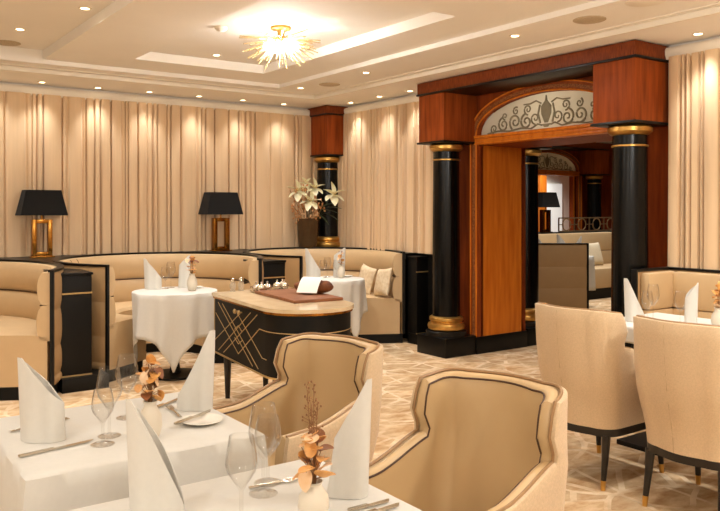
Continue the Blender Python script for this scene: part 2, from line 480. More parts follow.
def build_portal(label, loc, rz, double=True):
    p = thing('wooden_portal', label, 'doorway', loc, rz)
    HW, D = 1.245, (1.11 if double else 0.56)          # half width, depth of the passage including both fronts
    oh = 0.845                    # half opening
    # crown beams on both fronts, with black bead
    for (y0, y1, s) in ((0.0, 0.46, -1), (1.11, 1.55, 1))[:2 if double else 1]:
        bm = B(); box(bm, -HW - 0.012, HW + 0.012, y0 - 0.012 if s < 0 else y0, y1 if s < 0 else y1 + 0.012, 2.585, 2.692, 0.004)
        obj('crown_beam', bm, 'cross', p, True)
        bm = B(); box(bm, -HW - 0.02, HW + 0.02, y0 - 0.02 if s < 0 else y0, y1 if s < 0 else y1 + 0.02, 2.567, 2.585, 0.003)
        obj('bead', bm, 'black', p, True)
        for sx in (-1, 1):
            xa, xb = sorted((sx * HW, sx * (HW - 0.376)))
            b = B(); box(b, xa, xb, y0, y1, 2.105, 2.567, 0.003); blk = obj('entablature_block', b, 'mahogany', p, True)
            b = B(); box(b, xa - 0.015, xb + 0.015, y0 - 0.015, y1 + 0.005, 2.085, 2.105, 0.003); obj('bead', b, 'black', blk, True)
            cx = sx * (HW - 0.185); cy = (y0 + 0.20) if s < 0 else (y1 - 0.20)
            sh, cp, ba = B(), B(), B()
            column_profile(sh, cp, ba, (cx, cy), 0.138, 0.24, 2.087)
            col = obj('column', sh, 'black_stone', p)
            obj('capital', cp, 'gold', col); obj('base_ring', ba, 'gold', col)
            b = B(); box(b, cx - 0.215, cx + 0.215, cy - 0.20, cy + 0.215, 0, 0.185, 0.006)
            lathe(b, [(0.205, 0.0), (0.205, 0.045), (0.19, 0.055), (0.15, 0.055)], 32, (cx, cy, 0.185)); obj('plinth', b, 'black', col)
    # panelled wall with arched opening (front skin and back skin)
    aw, ah, az = oh + 0.015, 0.40, 2.165
    for (y0, y1) in ((0.43, 0.50), (1.05, 1.11))[:2 if double else 1]:
        bm = B()
        box(bm, -HW, -oh - 0.0, y0, y1, 0, 2.69); box(bm, oh, HW, y0, y1, 0, 2.69)
        n = 40
        fv, bv = [], []
        for i in range(n + 1):
            t = PI * i / n
            x = -aw * math.cos(t); z = az + ah * math.sin(t) ** 0.9
            fv.append((x, z))
        for (xa, za), (xb, zb) in zip(fv, fv[1:]):
            q = [bm.verts.new(v) for v in ((xa, y0, za), (xb, y0, zb), (xb, y0, 2.69), (xa, y0, 2.69), (xa, y1, za), (xb, y1, zb), (xb, y1, 2.69), (xa, y1, 2.69))]
            for f in ((0, 1, 2, 3), (7, 6, 5, 4), (0, 4, 5, 1), (3, 2, 6, 7)): bm.faces.new([q[k] for k in f])
        obj('arched_panel', bm, 'mahogany_dark', p, False)
    # inlaid architrave running up both sides and round the arch, with two beads
    def arch_path(a, h, n=48):
        pts = [(-a, 0.17)] + [(-a, 0.17 + (az - 0.17) * k / 6) for k in range(1, 6)]
        pts += [(-a * math.cos(PI * i / n), az + h * math.sin(PI * i / n) ** 0.9) for i in range(n + 1)]
        pts += [(a, 0.17 + (az - 0.17) * (6 - k) / 6) for k in range(1, 6)] + [(a, 0.17)]
        return pts
    inner, outer = arch_path(oh - 0.005, 0.335), arch_path(oh + 0.085, 0.415)
    bm = B()
    for (a, b_, c_, d_) in zip(inner, inner[1:], outer[1:], outer):
        q = [bm.verts.new((x, yy, z)) for yy in (0.41, 0.46) for (x, z) in (a, b_, c_, d_)]
        for f in ((0, 1, 2, 3), (7, 6, 5, 4), (0, 4, 5, 1), (3, 2, 6, 7)): bm.faces.new([q[k] for k in f])
    obj('architrave', bm, 'mahogany', p, False)
    bm = B()
    mid1, mid2 = arch_path(oh + 0.022, 0.357), arch_path(oh + 0.055, 0.388)
    for (a, b_, c_, d_) in zip(mid1, mid1[1:], mid2[1:], mid2):
        q = [bm.verts.new((x, yy, z)) for yy in (0.405, 0.42) for (x, z) in (a, b_, c_, d_)]
        for f in ((0, 1, 2, 3), (7, 6, 5, 4), (0, 4, 5, 1), (3, 2, 6, 7)): bm.faces.new([q[k] for k in f])
    obj('inlay_band', bm, 'band', p, False)
    bm = B()
    for pth in (arch_path(oh + 0.085, 0.418), arch_path(oh + 0.004, 0.340)):
        tube(bm, [(x, 0.407, z) for x, z in pth], 0.008, 8)
    obj('bead_moulding', bm, 'golden', p)
    # lintel under the fanlight
    bm = B(); box(bm, -oh - 0.02, oh + 0.02, 0.39, 0.60, 2.075, 2.10, 0.004); box(bm, -oh - 0.02, oh + 0.02, 0.40, 0.60, 2.10, 2.135, 0.004); box(bm, -oh - 0.02, oh + 0.02, 0.385, 0.60, 2.135, 2.165, 0.006)
    obj('lintel', bm, 'golden', p)
    bm = B(); box(bm, -oh, oh, 0.50, D - 0.01, 2.072, 2.10); obj('passage_soffit', bm, 'mahogany_dark', p, False)
    # jambs
    for sx in (-1, 1):
        xa, xb = sorted((sx * oh, sx * (oh + 0.05)))
        b = B(); box(b, xa, xb, 0.47, D - 0.02, 0.17, 2.075); j = obj('jamb', b, 'golden', p, False)
        b = B(); xa, xb = sorted((sx * (oh - 0.012), sx * (oh + 0.13))); box(b, xa, xb, 0.40, D + 0.02, 0, 0.17, 0.004); obj('skirting', b, 'black', j)
        b = B(); xa, xb = sorted((sx * (oh + 0.1), sx * HW)); box(b, xa, xb, 0.42, 0.46, 0, 0.17, 0.004); obj('skirting', b, 'black', j)
    # fanlight
    bm = B()
    a, h = oh - 0.01, 0.332
    pts = [(-a * math.cos(PI * i / 40), az + h * math.sin(PI * i / 40) ** 0.9) for i in range(41)]
    f0 = [bm.verts.new((x, 0.465, z)) for x, z in pts]; f1 = [bm.verts.new((x, 0.475, z)) for x, z in pts]
    bm.faces.new(f0); bm.faces.new(list(reversed(f1)))
    for i in range(41):
        j = (i + 1) % 41; bm.faces.new((f0[j], f0[i], f1[i], f1[j]))
    fan = obj('fanlight', bm, 'fan', p, False)
    bm = B()

    def spiral(cx, cz, r, turns, start, sgn, wd=0.008):
        pts = []
        N = int(18 * turns) + 6
        for k in range(N + 1):
            t = k / N
            rr = r * (1 - 0.85 * t)
            an = start + sgn * 2 * PI * turns * t
            pts.append((cx + rr * math.cos(an), 0.461, cz + rr * math.sin(an)))
        tube(bm, pts, wd, 6, wd * 0.7, 1.0)
    for s in (-1, 1):
        spiral(s * 0.13, az + 0.11, 0.055, 1.3, R(-90), s)
        spiral(s * 0.24, az + 0.09, 0.075, 1.5, R(90), -s, 0.010)
        spiral(s * 0.22, az + 0.20, 0.05, 1.4, R(-90), s)
        spiral(s * 0.38, az + 0.10, 0.075, 1.5, R(-120), s, 0.010)
        spiral(s * 0.37, az + 0.20, 0.04, 1.3, R(60), -s)
        spiral(s * 0.53, az + 0.085, 0.07, 1.5, R(100), -s, 0.009)
        spiral(s * 0.51, az + 0.165, 0.035, 1.2, R(-90), s)
        spiral(s * 0.655, az + 0.055, 0.045, 1.3, R(-100), s)
        tube(bm, [(s * 0.05, 0.461, az + 0.04), (s * 0.10, 0.461, az + 0.055), (s * 0.18, 0.461, az + 0.02), (s * 0.30, 0.461, az + 0.035), (s * 0.45, 0.461, az + 0.018), (s * 0.6, 0.461, az + 0.03), (s * 0.74, 0.461, az + 0.014)], 0.008, 6)
        tube(bm, [(s * 0.06, 0.461, az + 0.24), (s * 0.12, 0.461, az + 0.27), (s * 0.19, 0.461, az + 0.25), (s * 0.27, 0.461, az + 0.25)], 0.007, 6)
        tube(bm, [(s * 0.07, 0.461, az + 0.06), (s * 0.095, 0.461, az + 0.15), (s * 0.075, 0.461, az + 0.23)], 0.009, 6)
    # central urn
    for (r0, r1, z0, z1) in ((0.02, 0.05, 0.02, 0.05), (0.018, 0.055, 0.06, 0.14), (0.055, 0.06, 0.14, 0.21), (0.06, 0.012, 0.21, 0.26), (0.012, 0.004, 0.26, 0.31)):
        q = [bm.verts.new((x, y, az + z)) for y in (0.456, 0.464) for x, z in ((-r0, z0), (r0, z0), (r1, z1), (-r1, z1))]
        for f in ((0, 1, 2, 3), (7, 6, 5, 4), (0, 4, 5, 1), (3, 2, 6, 7), (1, 5, 6, 2), (0, 3, 7, 4)): bm.faces.new([q[k] for k in f])
    obj('scroll_ornament', bm, 'etched', fan)
    return p


portal = build_portal('tall mahogany doorway portal with two black columns and etched fanlight, nearest the beige tub chairs', (4.957, 4.71, 0), R(-90))

# corner column standing on the ledge
cc = thing('corner_column', 'black corner column with mahogany block and gold rings behind the flower vase', 'column', (5.235, 8.06, 0.96))
b = B(); box(b, -0.155, 0.145, -0.225, 0.215, 1.145, 1.625, 0.003); obj('entablature_block', b, 'mahogany', cc)
b = B(); box(b, -0.165, 0.145, -0.235, 0.215, 1.64, 1.735, 0.003); obj('crown', b, 'cross', cc)
b = B(); box(b, -0.17, 0.145, -0.24, 0.215, 1.625, 1.64); box(b, -0.17, 0.145, -0.24, 0.215, 1.13, 1.145); obj('bead', b, 'black', cc)
sh, cp, ba = B(), B(), B()
column_profile(sh, cp, ba, (0, 0), 0.138, 0.0, 1.13)
obj('shaft', sh, 'black_stone', cc); obj('capital', cp, 'gold', cc); obj('base_ring', ba, 'gold', cc)


# ------------------------------------------------------------------ curved banquettes
BOOTHS = dict(A=(0.75, 0.96, 0.74, 6.10, 6.85, 8.03), B=(2.695, 0.955, 0.725, 6.40, 7.05, 8.03), C=(4.53, 0.825, 0.655, 6.47, 7.10, 8.03))


def booth_path(cx, hw, hc, ye, yx, yt, n1=10, n2=40):
    pts = []
    for i in range(n1):
        y = ye + (yx - ye) * i / n1
        pts.append((cx - (hw - (hw - hc) * ((yx - y) / (yx - ye)) ** 2), y))
    for i in range(n2 + 1):
        t = PI * i / n2
        pts.append((cx - hw * math.cos(t), yx + (yt - yx) * math.sin(t)))
    for i in range(n1):
        y = yx - (yx - ye) * (i + 1) / n1
        pts.append((cx + (hw - (hw - hc) * ((yx - y) / (yx - ye)) ** 2), y))
    return pts


def roll(u0, u1, z0, z1, bulge, n=7):
    pts = [(u0, z0)]
    for i in range(n + 1):
        t = i / n
        pts.append((u1 + bulge * math.sin(PI * t) ** 0.6, z0 + (z1 - z0) * (0.02 + 0.96 * t)))
    pts.append((u0, z1))
    return pts


def build_banquette(label, key, seams=()):
    cx, hw, hc, ye, yx, yt = BOOTHS[key]
    path = [(x - cx, y - ye) for x, y in booth_path(*BOOTHS[key])]
    t = thing('curved_banquette', label, 'banquette', (cx, ye, 0), 0, 'leather booths along the curtained wall')
    bm = B(); outer = [(0.03, 0.10)] + [(0.03, 0.965)]
    for (z1, z0) in ((0.965, 0.67), (0.67, 0.385), (0.385, 0.17), (0.17, 0.10)):
        for k in range(6):
            tt = k / 5; outer.append((0.004 - 0.012 * math.sin(PI * tt) ** 0.5, z1 + (z0 - z1) * tt))
    sweep(bm, path, outer); obj('outer_upholstery', bm, 'leather_dark', t)
    bm = B(); sweep(bm, path, roll(0.03, 0.09, 0.71, 0.962, 0.035)); up = obj('back_cushion', bm, 'leather', t)
    bm = B(); sweep(bm, path, roll(0.03, 0.095, 0.44, 0.712, 0.035)); obj('back_cushion', bm, 'leather', t)
    bm = B(); tp = []
    for i, p in enumerate(path):
        q0, q1 = path[max(i - 1, 0)], path[min(i + 1, len(path) - 1)]
        d = Vector((q1[0] - q0[0], q1[1] - q0[1])).normalized(); tp.append((p[0] + d.y * 0.1, p[1] - d.x * 0.1, 0.711))
    tube(bm, tp, 0.006, 6); obj('seam', bm, 'piping', t)
    for s in seams:
        i = int(s * (len(path) - 1)); p = path[i]
        q0, q1 = path[i - 1], path[i + 1]; d = Vector((q1[0] - q0[0], q1[1] - q0[1])).normalized()
        bm = B()
        for (z0, z1) in ((0.71, 0.962), (0.44, 0.712)):
            tube(bm, [(p[0] + d.y * (0.09 + 0.035 * math.sin(PI * k / 8) ** 0.6), p[1] - d.x * (0.09 + 0.035 * math.sin(PI * k / 8) ** 0.6), z0 + (z1 - z0) * (0.03 + 0.94 * k / 8)) for k in range(9)], 0.004, 6)
        obj('seam', bm, 'piping', t)
    # black edging along the top and down both ends
    bm = B(); sweep(bm, path, [(-0.004, 0.962), (0.045, 0.962), (0.045, 0.980), (-0.004, 0.980)])
    for e in (0, -1):
        p = path[e]; q = path[1] if e == 0 else path[-2]
        d = Vector((p[0] - q[0], p[1] - q[1])).normalized()
        n = Vector((-d.y, d.x)) if e == 0 else Vector((d.y, -d.x))   # towards the inside
        a = Vector(p); poly = [a - n * 0.004, a + n * 0.026, a + n * 0.026 + d * 0.02, a - n * 0.004 + d * 0.02]
        prism(bm, [tuple(v) for v in poly], 0.10, 0.980)
    obj('black_edging', bm, 'black', t)
    ii = len(path)
    seat = [(0.05, 0.17), (0.05, 0.465), (0.14, 0.485), (0.50, 0.492), (0.545, 0.482), (0.565, 0.455), (0.555, 0.40), (0.545, 0.185), (0.535, 0.17)]
    bm = B(); sweep(bm, path, seat); obj('seat', bm, 'leather', t)
    bm = B(); sweep(bm, path, [(0.05, 0.10), (0.05, 0.17), (0.55, 0.17), (0.555, 0.15), (0.55, 0.10)]); obj('seat_rail', bm, 'leather', t)
    bm = B(); sweep(bm, path, [(0.02, 0.0), (0.02, 0.10), (0.50, 0.10), (0.50, 0.0)]); obj('plinth', bm, 'black_matt', t)
    return t


build_banquette('curved beige leather booth cut off by the left edge, behind the folded napkin', 'A')
build_banquette('curved beige leather booth in the middle, around the round table beside the trolley', 'B', (0.30, 0.345))
build_banquette('curved beige leather booth in the room corner with two cushions on its seat', 'C')

# black ledge filling between the booths and the curtain
bm = B()


def half(key, side):
    cx, hw, hc, ye, yx, yt = BOOTHS[key]
    n = 20
    pts = []
    for i in range(n + 1):
        t = PI / 2 * i / n
        pts.append((cx + side * (hw + 0.008) * math.sin(t), yx + (yt + 0.008 - yx) * math.cos(t)))
    return pts      # from top of arc to the extreme


a, b_ = half('A', 1), half('B', -1)
prism(bm, [(BOOTHS['A'][0], WY - 0.02)] + a + list(reversed(b_)) + [(BOOTHS['B'][0], WY - 0.02)], 0.0, 0.962)
a, b_ = half('B', 1), half('C', -1)
prism(bm, [(BOOTHS['B'][0], WY - 0.02)] + a + list(reversed(b_)) + [(BOOTHS['C'][0], WY - 0.02)], 0.0, 0.962)
a = half('C', 1)
prism(bm, [(BOOTHS['C'][0], WY - 0.02)] + a + [(WX - 0.01, BOOTHS['C'][4]), (WX - 0.01, WY - 0.02)], 0.0, 0.962)
b_ = half('A', -1)
prism(bm, [(-2.45, WY - 0.02), (-2.45, 6.9)] + list(reversed(b_)) + [(BOOTHS['A'][0], WY - 0.02)], 0.0, 0.962)
cx_, hw_, hc_, ye_c, yx_c, yt_c = BOOTHS['C']
rt_edge = [p for p in booth_path(*BOOTHS['C'])[-10:]]
prism(bm, [(x + 0.012, y) for x, y in rt_edge] + [(WX - 0.002, rt_edge[-1][1]), (WX - 0.002, yx_c)], 0.90, 0.962)
tag(obj('black_ledge', bm, 'black', None), 'long black ledge behind the booths carrying the lamps and flower vase', 'ledge')


def cabinet(label, x0, x1, y0, y1, plx=0.0, plate=True):
    cx = (x0 + x1) / 2
    t = thing('black_cabinet', label, 'cabinet', (cx, y0, 0), 0, 'black cabinets between the booths')
    b = B(); box(b, x0 - cx, x1 - cx, 0, y1 - y0, 0.115, 0.915, 0.004); obj('body', b, 'black_matt', t)
    b = B(); box(b, x0 - cx - 0.01, x1 - cx + 0.01, -0.01, y1 - y0, 0.915, 0.935, 0.004); obj('top', b, 'black', t)
    b = B(); box(b, x0 - cx - 0.002, x1 - cx + 0.002, -0.006, 0.01, 0.765, 0.777); obj('brass_strip', b, 'inlay', t)
    b = B(); box(b, x0 - cx - 0.002, x1 - cx + 0.002, -0.006, 0.01, 0.112, 0.124); obj('brass_strip', b, 'inlay', t)
    b = B(); box(b, x0 - cx + 0.0 , x1 - cx + plx, -0.06, y1 - y0, 0, 0.112, 0.003); obj('plinth', b, 'black_matt', t)
    return t


cabinet('narrow black cabinet standing between the left booth and the middle booth', 1.585, 1.83, 6.30, 6.80, 0.12)
cabinet('narrow black cabinet standing between the middle booth and the corner booth', 3.54, 3.82, 6.62, 7.00)
cabinet('black cabinet standing between the corner booth and the portal column', 5.215, 5.378, 6.30, 6.46)


# ------------------------------------------------------------------ table lamps
def build_lamp(label, loc, rz):
    t = thing('table_lamp', label, 'lamp', loc, rz, 'black shaded lamps on the ledge')
    b = B()
    box(b, -0.095, -0.055, -0.035, 0.045, 0.012, 0.375, 0.003); box(b, 0.055, 0.095, -0.035, 0.035, 0.012, 0.375, 0.003)
    box(b, -0.055, 0.055, -0.035, 0.035, 0.335, 0.375, 0.003); box(b, -0.055, 0.055, -0.035, 0.035, 0.012, 0.052, 0.003)
    box(b, -0.115, 0.115, -0.055, 0.055, 0.0, 0.012, 0.003)
    obj('frame_base', b, 'brass', t)
    b = B(); tube(b, [(0, 0, 0.37), (0, 0, 0.50)], 0.008, 10); obj('stem', b, 'brass', t)
    b = B()
    def rng(wx, wy, z): return [b.verts.new((sx * wx, sy * wy, z)) for sx, sy in ((-1, -1), (1, -1), (1, 1), (-1, 1))]
    o0, o1, i1, i0 = rng(0.222, 0.125, 0.415), rng(0.165, 0.09, 0.665), rng(0.16, 0.085, 0.665), rng(0.217, 0.12, 0.415)
    for p, q in ((o0, o1), (o1, i1), (i1, i0), (i0, o0)):
        for k in range(4):
            j = (k + 1) % 4; b.faces.new((p[k], p[j], q[j], q[k]))
    obj('lamp_shade', b, 'shade', t, False)
    return t


lamp = build_lamp('black shaded table lamp on brass frame, left one above the black cabinet', (1.85, 8.05, 0.962), 0)
dup(lamp, (3.78, 8.05, 0.962), 0, 'black shaded table lamp on brass frame, right one nearer the flower vase')


# ------------------------------------------------------------------ flowers on the ledge
t = thing('glass_vase', 'tall smoky brown glass vase of lilies standing on the ledge corner', 'vase', (4.90, 7.99, 0.962))
b = B(); lathe(b, [(0.09, 0.0), (0.11, 0.01), (0.125, 0.15), (0.135, 0.36), (0.13, 0.36), (0.118, 0.15), (0.10, 0.02), (0.02, 0.015)], 28); obj('body', b, 'smoked', t)
fl = thing('flower_arrangement', 'white lilies, copper berries and dark leaves rising from the smoky vase', 'flowers', (4.90, 7.99, 1.05))
rnd = random.Random(4)


def petal(bm, base, dirv, length, width, curl=0.3, n=7, thick=0.002, ex=0.8):
    """a curved leaf blade from base along dirv"""
    d = Vector(dirv).normalized()
    a = Vector((0, 0, 1)) if abs(d.z) < 0.9 else Vector((1, 0, 0))
    s = d.cross(a).normalized(); nrm = s.cross(d).normalized()
    rows = []
    for i in range(n + 1):
        t_ = i / n
        wd = width * (math.sin(PI * min(1, 0.06 + t_ * 0.93)) ** ex) * 0.5
        c = Vector(base) + d * length * t_ - nrm * curl * length * t_ * t_
        rows.append([c - s * wd + nrm * wd * 0.25, c - nrm * 0.0, c + s * wd + nrm * wd * 0.25])
    top = [[bm.verts.new(p) for p in r] for r in rows]
    bot = [[bm.verts.new(p - nrm * thick) for p in r] for r in rows]
    for i in range(n):
        for k in range(2):
            bm.faces.new((top[i][k], top[i][k + 1], top[i + 1][k + 1], top[i + 1][k]))
            bm.faces.new((bot[i][k + 1], bot[i][k], bot[i + 1][k], bot[i + 1][k + 1]))
        bm.faces.new((top[i][0], top[i + 1][0], bot[i + 1][0], bot[i][0])); bm.faces.new((top[i + 1][2], top[i][2], bot[i][2], bot[i + 1][2]))
    bm.faces.new((top[0][0], bot[0][0], bot[0][1], bot[0][2], top[0][2], top[0][1]))
    bm.faces.new((top[n][0], top[n][1], top[n][2], bot[n][2], bot[n][1], bot[n][0]))


RT = Vector((0.815, -0.579, 0))     # one horizontal axis across the bouquet
FW = Vector((-0.579, -0.815, 0))
for (u, z, f, s) in ((-0.10, 0.60, 0.10, 1.15), (0.09, 0.64, 0.02, 1.0), (0.04, 0.48, 0.14, 1.1), (0.31, 0.56, 0.06, 1.2), (-0.02, 0.70, 0.0, 0.7)):
    c = RT * u + FW * f + Vector((0, 0, z))
    st = B(); tube(st, [(0, 0, -0.05), tuple(c * 0.5 + Vector((0, 0, 0.08))), tuple(c)], 0.005, 6); stem_o = obj('stem', st, 'green', fl)
    axis = (FW + Vector((0, 0, 0.35)) + RT * u).normalized()
    e1 = axis.cross(Vector((0, 0, 1))).normalized(); e2 = axis.cross(e1)
    bm = B()
    for k in range(6):
        an = 2 * PI * k / 6 + u * 5
        dv = axis * 0.55 + (e1 * math.cos(an) + e2 * math.sin(an)) * 0.9
        petal(bm, c, dv, 0.135 * s, 0.085 * s, 0.25)
    lil = obj('lily', bm, 'lily', fl)
    bm = B()
    for k in range(5):
        an = 2 * PI * k / 5; q = c + axis * 0.06 * s + (e1 * math.cos(an) + e2 * math.sin(an)) * 0.018
        tube(bm, [tuple(c), tuple(q)], 0.002, 5); ell(bm, q, (0.005, 0.005, 0.005), 6, 4)
    obj('stamen', bm, 'stamen', lil)
for k in range(9):
    u = -0.22 + 0.05 * k + rnd.uniform(-.02, .02); hi = rnd.uniform(0.25, 0.5) if k % 2 else rnd.uniform(0.62, 0.98)
    if k > 5: hi = rnd.uniform(0.3, 0.55)
    f = rnd.uniform(0.02, 0.16)
    e = RT * u + FW * f + Vector((0, 0, hi))
    bm = B(); tube(bm, [(0, 0, -0.05), tuple(e * 0.45 + Vector((0, 0, 0.10))), tuple(e)], 0.003, 5); sp = obj('twig', bm, 'twig', fl)
    bm = B(); tube(bm, [tuple(e * 0.5), tuple(e * 0.75), tuple(e)], 0.002, 5)
    for j in range(16):
        tt = rnd.uniform(0.55, 1.0)
        q = e * tt + RT * rnd.uniform(-.045, .045) + FW * rnd.uniform(-.03, .03) + Vector((0, 0, rnd.uniform(-.05, .05)))
        ell(bm, q, (0.011, 0.011, 0.013), 8, 6)
        tube(bm, [tuple(e * tt), tuple(q)], 0.0015, 4)
    obj('berry_cluster', bm, 'berry' if k % 3 else 'paleleaf', sp)
for (u, z, du, dz, ln) in ((0.16, 0.38, 1.0, 0.0, 0.22), (0.20, 0.34, 1.0, -0.3, 0.20), (0.18, 0.42, 0.9, 0.35, 0.20), (0.12, 0.33, 0.8, -0.5, 0.2), (0.22, 0.40, 1, .15, .2)):
    bm = B(); c = RT * u + FW * 0.08 + Vector((0, 0, z)); tube(bm, [(0, 0, 0.1), tuple(c)], 0.003, 5)
    petal(bm, c, RT * du + Vector((0, 0, dz)) + FW * 0.2, ln, 0.075, 0.2); obj('leaf', bm, 'green', fl)


# ------------------------------------------------------------------ glassware, cutlery, linen
def build_glass(label, loc, h=0.21, rb=0.037, group='wine glasses'):
    t = thing('wine_glass', label, 'glass', loc, 0, group)
    b = B(); lathe(b, [(0.0005, 0.0), (0.034, 0.0), (0.035, 0.0015), (0.012, 0.004), (0.0045, 0.010), (0.0045, 0.002 + h * 0.36)], 28, cap=False); obj('stem', b, 'glass', t)
    hb = h * 0.37
    o = [(0.004, 0), (rb * 0.45, h * 0.10), (rb * 0.88, h * 0.22), (rb, h * 0.31), (rb * 0.95, h * 0.42), (rb * 0.80, h * 0.58), (rb * 0.74, h * 0.63)]
    i_ = [(r - 0.0012, z + 0.001) for r, z in reversed(o[1:])] + [(0.001, 0.003)]
    b = B(); lathe(b, o + i_, 32, (0, 0, hb), cap=False); obj('bowl', b, 'glass', t)
    return t


def build_napkin(label, loc, rz, h=0.255, wd=0.13, low=0.10, mirror=1, pw=1.15, group='folded napkins', flare=0.0):
    n = 44; K = 10
    bm = B(); loop = []
    for i in range(n):
        a = 2 * PI * i / n
        x = 0.5 * wd * math.cos(a)
        # blunt at the tall edge, thin at the low one
        y = (0.030 - 0.012 * math.cos(a)) * math.sin(a) * (0.55 + 0.25 * math.cos(a)) * 2
        x_, y_ = -x, -y
        loop.append((x_, y_))
    rows_o, rows_i = [], []
    for k in range(K + 1):
        ro, ri = [], []
        for (x, y) in loop:
            s = min(1.0, (0.5 * wd - x) / wd * 1.16)                     # 1 at tall left edge
            hh = low + (h - low) * (s ** pw) if s > 0 else low
            back = 1.0 if y < 0 else 0.93
            z = hh * back * k / K
            lean = -0.010 * (z / h) + flare * (1 - s) * (1 - z / h) ** 2
            pinch = 1.0 - 0.35 * (z / h) * s
            fold = 0.004 * math.sin(x * 90 + 1.0) * (1 - 0.5 * z / h)
            X, Y = (x + lean) * mirror, y * pinch + fold
            ro.append(bm.verts.new((X, Y, z))); ri.append(bm.verts.new((X * 0.95, Y * 0.88, z + (0.0 if k < K else -0.001))))
        rows_o.append(ro); rows_i.append(ri)
    for k in range(K):
        for i in range(n):
            j = (i + 1) % n
            bm.faces.new((rows_o[k][i], rows_o[k][j], rows_o[k + 1][j], rows_o[k + 1][i]))
            bm.faces.new((rows_i[k][j], rows_i[k][i], rows_i[k + 1][i], rows_i[k + 1][j]))
    for i in range(n):
        j = (i + 1) % n
        bm.faces.new((rows_o[K][i], rows_o[K][j], rows_i[K][j], rows_i[K][i])); bm.faces.new((rows_o[0][j], rows_o[0][i], rows_i[0][i], rows_i[0][j]))
    o = obj('folded_napkin', bm, 'linen', None, True, 70)
    o.location = loc; o.rotation_euler = (0, 0, rz)
    return tag(o, label, 'napkin', group)


def build_knife(label, a, b_, z):
    a, b_ = Vector(a), Vector(b_); ln = (b_ - a).length; rz = math.atan2(b_.y - a.y, b_.x - a.x)
    t = thing('table_knife', label, 'knife', (a.x, a.y, z), rz, 'table knives')
    b = B(); box(b, 0, ln * 0.45, -0.006, 0.006, 0.001, 0.008, 0.002); obj('handle', b, 'steel', t)
    b = B(); prism(b, [(ln * 0.45, -0.004), (ln * 0.5, -0.009), (ln * 0.9, -0.009), (ln, 0.004), (ln * 0.95, 0.006), (ln * 0.45, 0.005)], 0.002, 0.0045); obj('blade', b, 'steel', t)
    return t


def build_fork(label, a, b_, z):
    a, b_ = Vector(a), Vector(b_); ln = (b_ - a).length; rz = math.atan2(b_.y - a.y, b_.x - a.x)
    t = thing('table_fork', label, 'fork', (a.x, a.y, z), rz, 'table forks')
    b = B(); tube(b, [(0, 0, 0.004), (ln * 0.35, 0, 0.005), (ln * 0.68, 0, 0.004)], 0.0055, 8, 0.0035, 0.5); obj('handle', b, 'steel', t)
    b = B(); prism(b, [(ln * 0.66, -0.004), (ln * 0.74, -0.011), (ln * 0.74, 0.011), (ln * 0.66, 0.004)], 0.002, 0.005)
    for y in (-0.009, -0.003, 0.003, 0.009): box(b, ln * 0.735, ln, y - 0.0015, y + 0.0015, 0.003, 0.0055)
    obj('tines', b, 'steel', t)
    return t


def build_plate(label, loc, r=0.07):
    b = B(); lathe(b, [(0.001, 0.0), (r * 0.6, 0.0), (r * 0.65, 0.003), (r, 0.011), (r, 0.013), (r * 0.64, 0.006), (0.001, 0.005)], 40, cap=False)
    o = obj('side_plate', b, 'china', None); o.location = loc
    return tag(o, label, 'plate', 'side plates')


def build_vase(label, loc, h=0.10, r=0.035, m='vase'):
    b = B(); lathe(b, [(0.001, 0), (r * 0.62, 0.0), (r * 0.75, 0.005), (r, h * 0.35), (r * 0.92, h * 0.62), (r * 0.55, h * 0.85), (r * 0.5, h * 0.92), (r * 0.62, h), (r * 0.55, h), (r * 0.42, h * 0.9), (r * 0.7, h * 0.5), (0.001, h * 0.3)], 28, cap=False)
    o = obj('bud_vase', b, m, None); o.location = loc
    return tag(o, label, 'vase', 'bud vases')


def build_sprig(label, loc, seed, leaves, tall=0.12, scale=1.0, feather=0):
    rnd = random.Random(seed)
    t = thing('dried_leaf_posy', label, 'dried flowers', loc, 0, 'dried posies')
    for k in range(leaves):
        an = 2.4 * k + rnd.uniform(-.3, .3); u = (k + 0.5) / leaves
        hh = tall * (0.05 + 1.05 * u); rr = scale * (0.034 * math.sin(PI * min(1, 0.25 + 0.72 * u)) ** 0.8) * rnd.uniform(0.5, 1.0)
        e = Vector((rr * math.cos(an), rr * math.sin(an), hh))
        b = B(); tube(b, [(0, 0, -0.04), (e.x * 0.3, e.y * 0.3, hh * 0.5), tuple(e)], 0.0012, 5)
        lf = obj('stem', b, 'twig', t)
        b = B(); d = Vector((rnd.uniform(-1, 1), rnd.uniform(-1, 1), rnd.uniform(-0.9, 0.9)))
        petal(b, e - d.normalized() * 0.006, d, rnd.uniform(0.026, 0.040) * scale, rnd.uniform(0.024, 0.036) * scale, rnd.uniform(-0.7, 0.8), 8, 0.0012, 0.55)
        obj('leaf', b, rnd.choice(('goldleaf', 'goldleaf', 'brownleaf', 'paleleaf')), lf)
    for k in range(feather):
        e = Vector((rnd.uniform(-.02, .035), rnd.uniform(-.02, .03), tall * rnd.uniform(1.5, 2.2)))
        b = B(); tube(b, [(0, 0, -0.04), tuple(e * 0.5), tuple(e)], 0.001, 5)
        for j in range(16):
            q = e * (0.5 + 0.5 * j / 15); q2 = q + Vector((rnd.uniform(-.014, .014), rnd.uniform(-.014, .014), 0.008))
            tube(b, [tuple(q), tuple(q2)], 0.0007, 4); ell(b, q2, (0.0022, 0.0022, 0.003), 6, 4)
        obj('seed_stem', b, 'twig', t)
    return t


